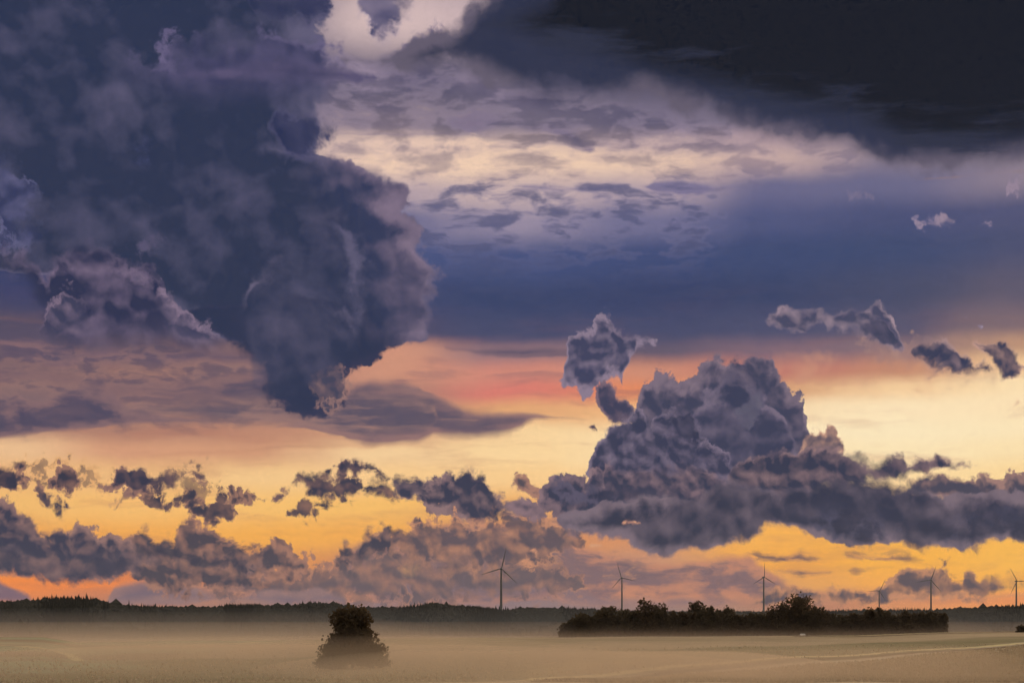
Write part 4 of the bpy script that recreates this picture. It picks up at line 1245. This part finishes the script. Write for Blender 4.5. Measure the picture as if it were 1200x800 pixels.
# ------------------------------------------------------------------ mist and haze: real volumes
def mat_volume(name, density, color, aniso):
    m = bpy.data.materials.new(name)
    m.use_nodes = True
    nt = m.node_tree
    nt.nodes.clear()
    v = nt.nodes.new('ShaderNodeVolumePrincipled')
    v.inputs['Color'].default_value = (*color, 1)
    v.inputs['Density'].default_value = density
    v.inputs['Anisotropy'].default_value = aniso
    o = nt.nodes.new('ShaderNodeOutputMaterial')
    nt.links.new(v.outputs[0], o.inputs['Volume'])
    return m


def mist_bank(name, X0, X1, prof, density, color, label, aniso=0.2, floor=-3.0, ends=True, taper=None):
    """closed body of mist: prof = [(r, top height)], tapering to nothing at its sides"""
    na = 49
    Xs = np.linspace(X0, X1, na)
    rr = np.array([p[0] for p in prof], float)
    tt = np.array([p[1] for p in prof], float)
    r_fine = np.linspace(rr[0], rr[-1], 70)
    t_fine = np.interp(r_fine, rr, tt)
    for _ in range(3):
        t_fine[1:-1] = (t_fine[:-2] + 2 * t_fine[1:-1] + t_fine[2:]) / 4
    e = np.clip(np.minimum((Xs - X0), (X1 - Xs)) / (taper or 0.34 * (X1 - X0)), 0, 1) if ends else np.ones(na)
    e = smooth(e)
    top, bot = [], []
    for j, X in enumerate(Xs):
        a = math.atan((X - 600) / FOC)
        for r, t in zip(r_fine, t_fine):
            x, y = r * math.tan(a), r
            top.append((x, y, floor + 0.02 + (t - floor) * e[j]))
            bot.append((x, y, floor))
    nr = len(r_fine)
    v = np.array(top + bot)
    i = np.arange(na - 1)[:, None] * nr + np.arange(nr - 1)[None, :]
    q = np.stack([i, i + 1, i + nr + 1, i + nr], -1).reshape(-1, 4)
    O = na * nr
    faces = [q[:, ::-1], q + O]
    for base, stepv in ((0, nr), (nr - 1, nr)):
        a_ = base + np.arange(na - 1) * stepv
        s = np.stack([a_, a_ + nr, a_ + nr + O, a_ + O], -1)
        faces.append(s if base == 0 else s[:, ::-1])
    for col0 in (0, (na - 1) * nr):
        a_ = col0 + np.arange(nr - 1)
        s = np.stack([a_, a_ + 1, a_ + 1 + O, a_ + O], -1)
        faces.append(s[:, ::-1] if col0 == 0 else s)
    me = mesh_np(name, v, np.concatenate(faces))
    bm = bmesh.new()
    bm.from_mesh(me)
    bmesh.ops.recalc_face_normals(bm, faces=bm.faces)
    bm.to_mesh(me)
    bm.free()
    me.materials.append(mat_volume(name, density, color, aniso))
    o = link(name, me)
    tag(o, label, 'mist', kind='stuff')
    return o


WARM = (1.0, 0.80, 0.60)
mist_bank('ground_mist', -520, 860, [(170, -1), (250, 2.5), (310, 5.5), (345, 7.5), (364, 10.5), (395, 10), (440, 6.5), (600, 5.0), (730, 4.0)], 0.0022, WARM, 'thick tan ground mist round the lone tree and left field')
mist_bank('ground_mist', -620, 1350, [(190, -1), (260, 2.0), (310, 5.0), (355, 8.0), (420, 6.0), (600, 4.5), (730, 3.5)], 0.0055, WARM, 'tan mist pooled to half the height of the lone tree', taper=880)
mist_bank('ground_mist', 60, 1250, [(190, -1), (260, 1.6), (320, 4.0), (355, 5.2), (420, 4.0), (600, 3.5), (730, 3.0)], 0.0095, WARM, 'densest tan mist hugging the ground at the lone tree\'s foot', taper=420)
mist_bank('ground_mist', 300, 1500, [(180, -1), (260, 3.0), (400, 4.5), (600, 5.5), (735, 6.0)], 0.0075, WARM, 'thin tan ground mist over the right hand fields')
mist_bank('ground_mist', -500, 2400, [(600, 4.0), (680, 5.6), (735, 7.4), (762, 9.4), (778, 14.0), (794, 9.4), (840, 5), (900, 1)], 0.009, (1.0, 0.80, 0.62), 'low brown mist along the crest of the fields', taper=500)
mist_bank('ground_mist', 470, 1330, [(630, 5.0), (690, 6.5), (735, 9.0), (762, 12.5), (772, 16.5), (785, 16), (820, 9), (860, 3), (900, 0)], 0.0022, (1.0, 0.80, 0.62), 'thin brown mist among the trees of the belt', taper=260)
mist_bank('ground_mist', -900, 760, [(770, 3), (900, 8), (1050, 12.5), (1250, 19), (1400, 24), (1460, 20), (1500, 2)], 0.00035, (1.0, 0.83, 0.68), 'soft mist between the left field and the wooded hill', taper=420)
mist_bank('ground_mist', -900, 2100, [(1100, 4), (1250, 7), (1400, 13), (1560, 22), (1680, 31), (1720, 28), (1750, 2)], 0.00045, (0.78, 0.84, 0.95), 'pale mist in the valley before the wooded ridges')


hz = bpy.data.meshes.new('haze')
bm = bmesh.new()
bmesh.ops.create_cube(bm, size=1)
for p in bm.verts:
    p.co = (p.co.x * 9000, p.co.y * 9600 + 4000, -4.0 if p.co.z < 0 else 330.0)
bm.to_mesh(hz)
bm.free()
hz.materials.append(mat_volume('haze', 1.4e-5, (0.80, 0.88, 1.0), 0.3))
tag(link('haze', hz), 'thin blue evening haze filling the valley air', 'haze', kind='stuff')
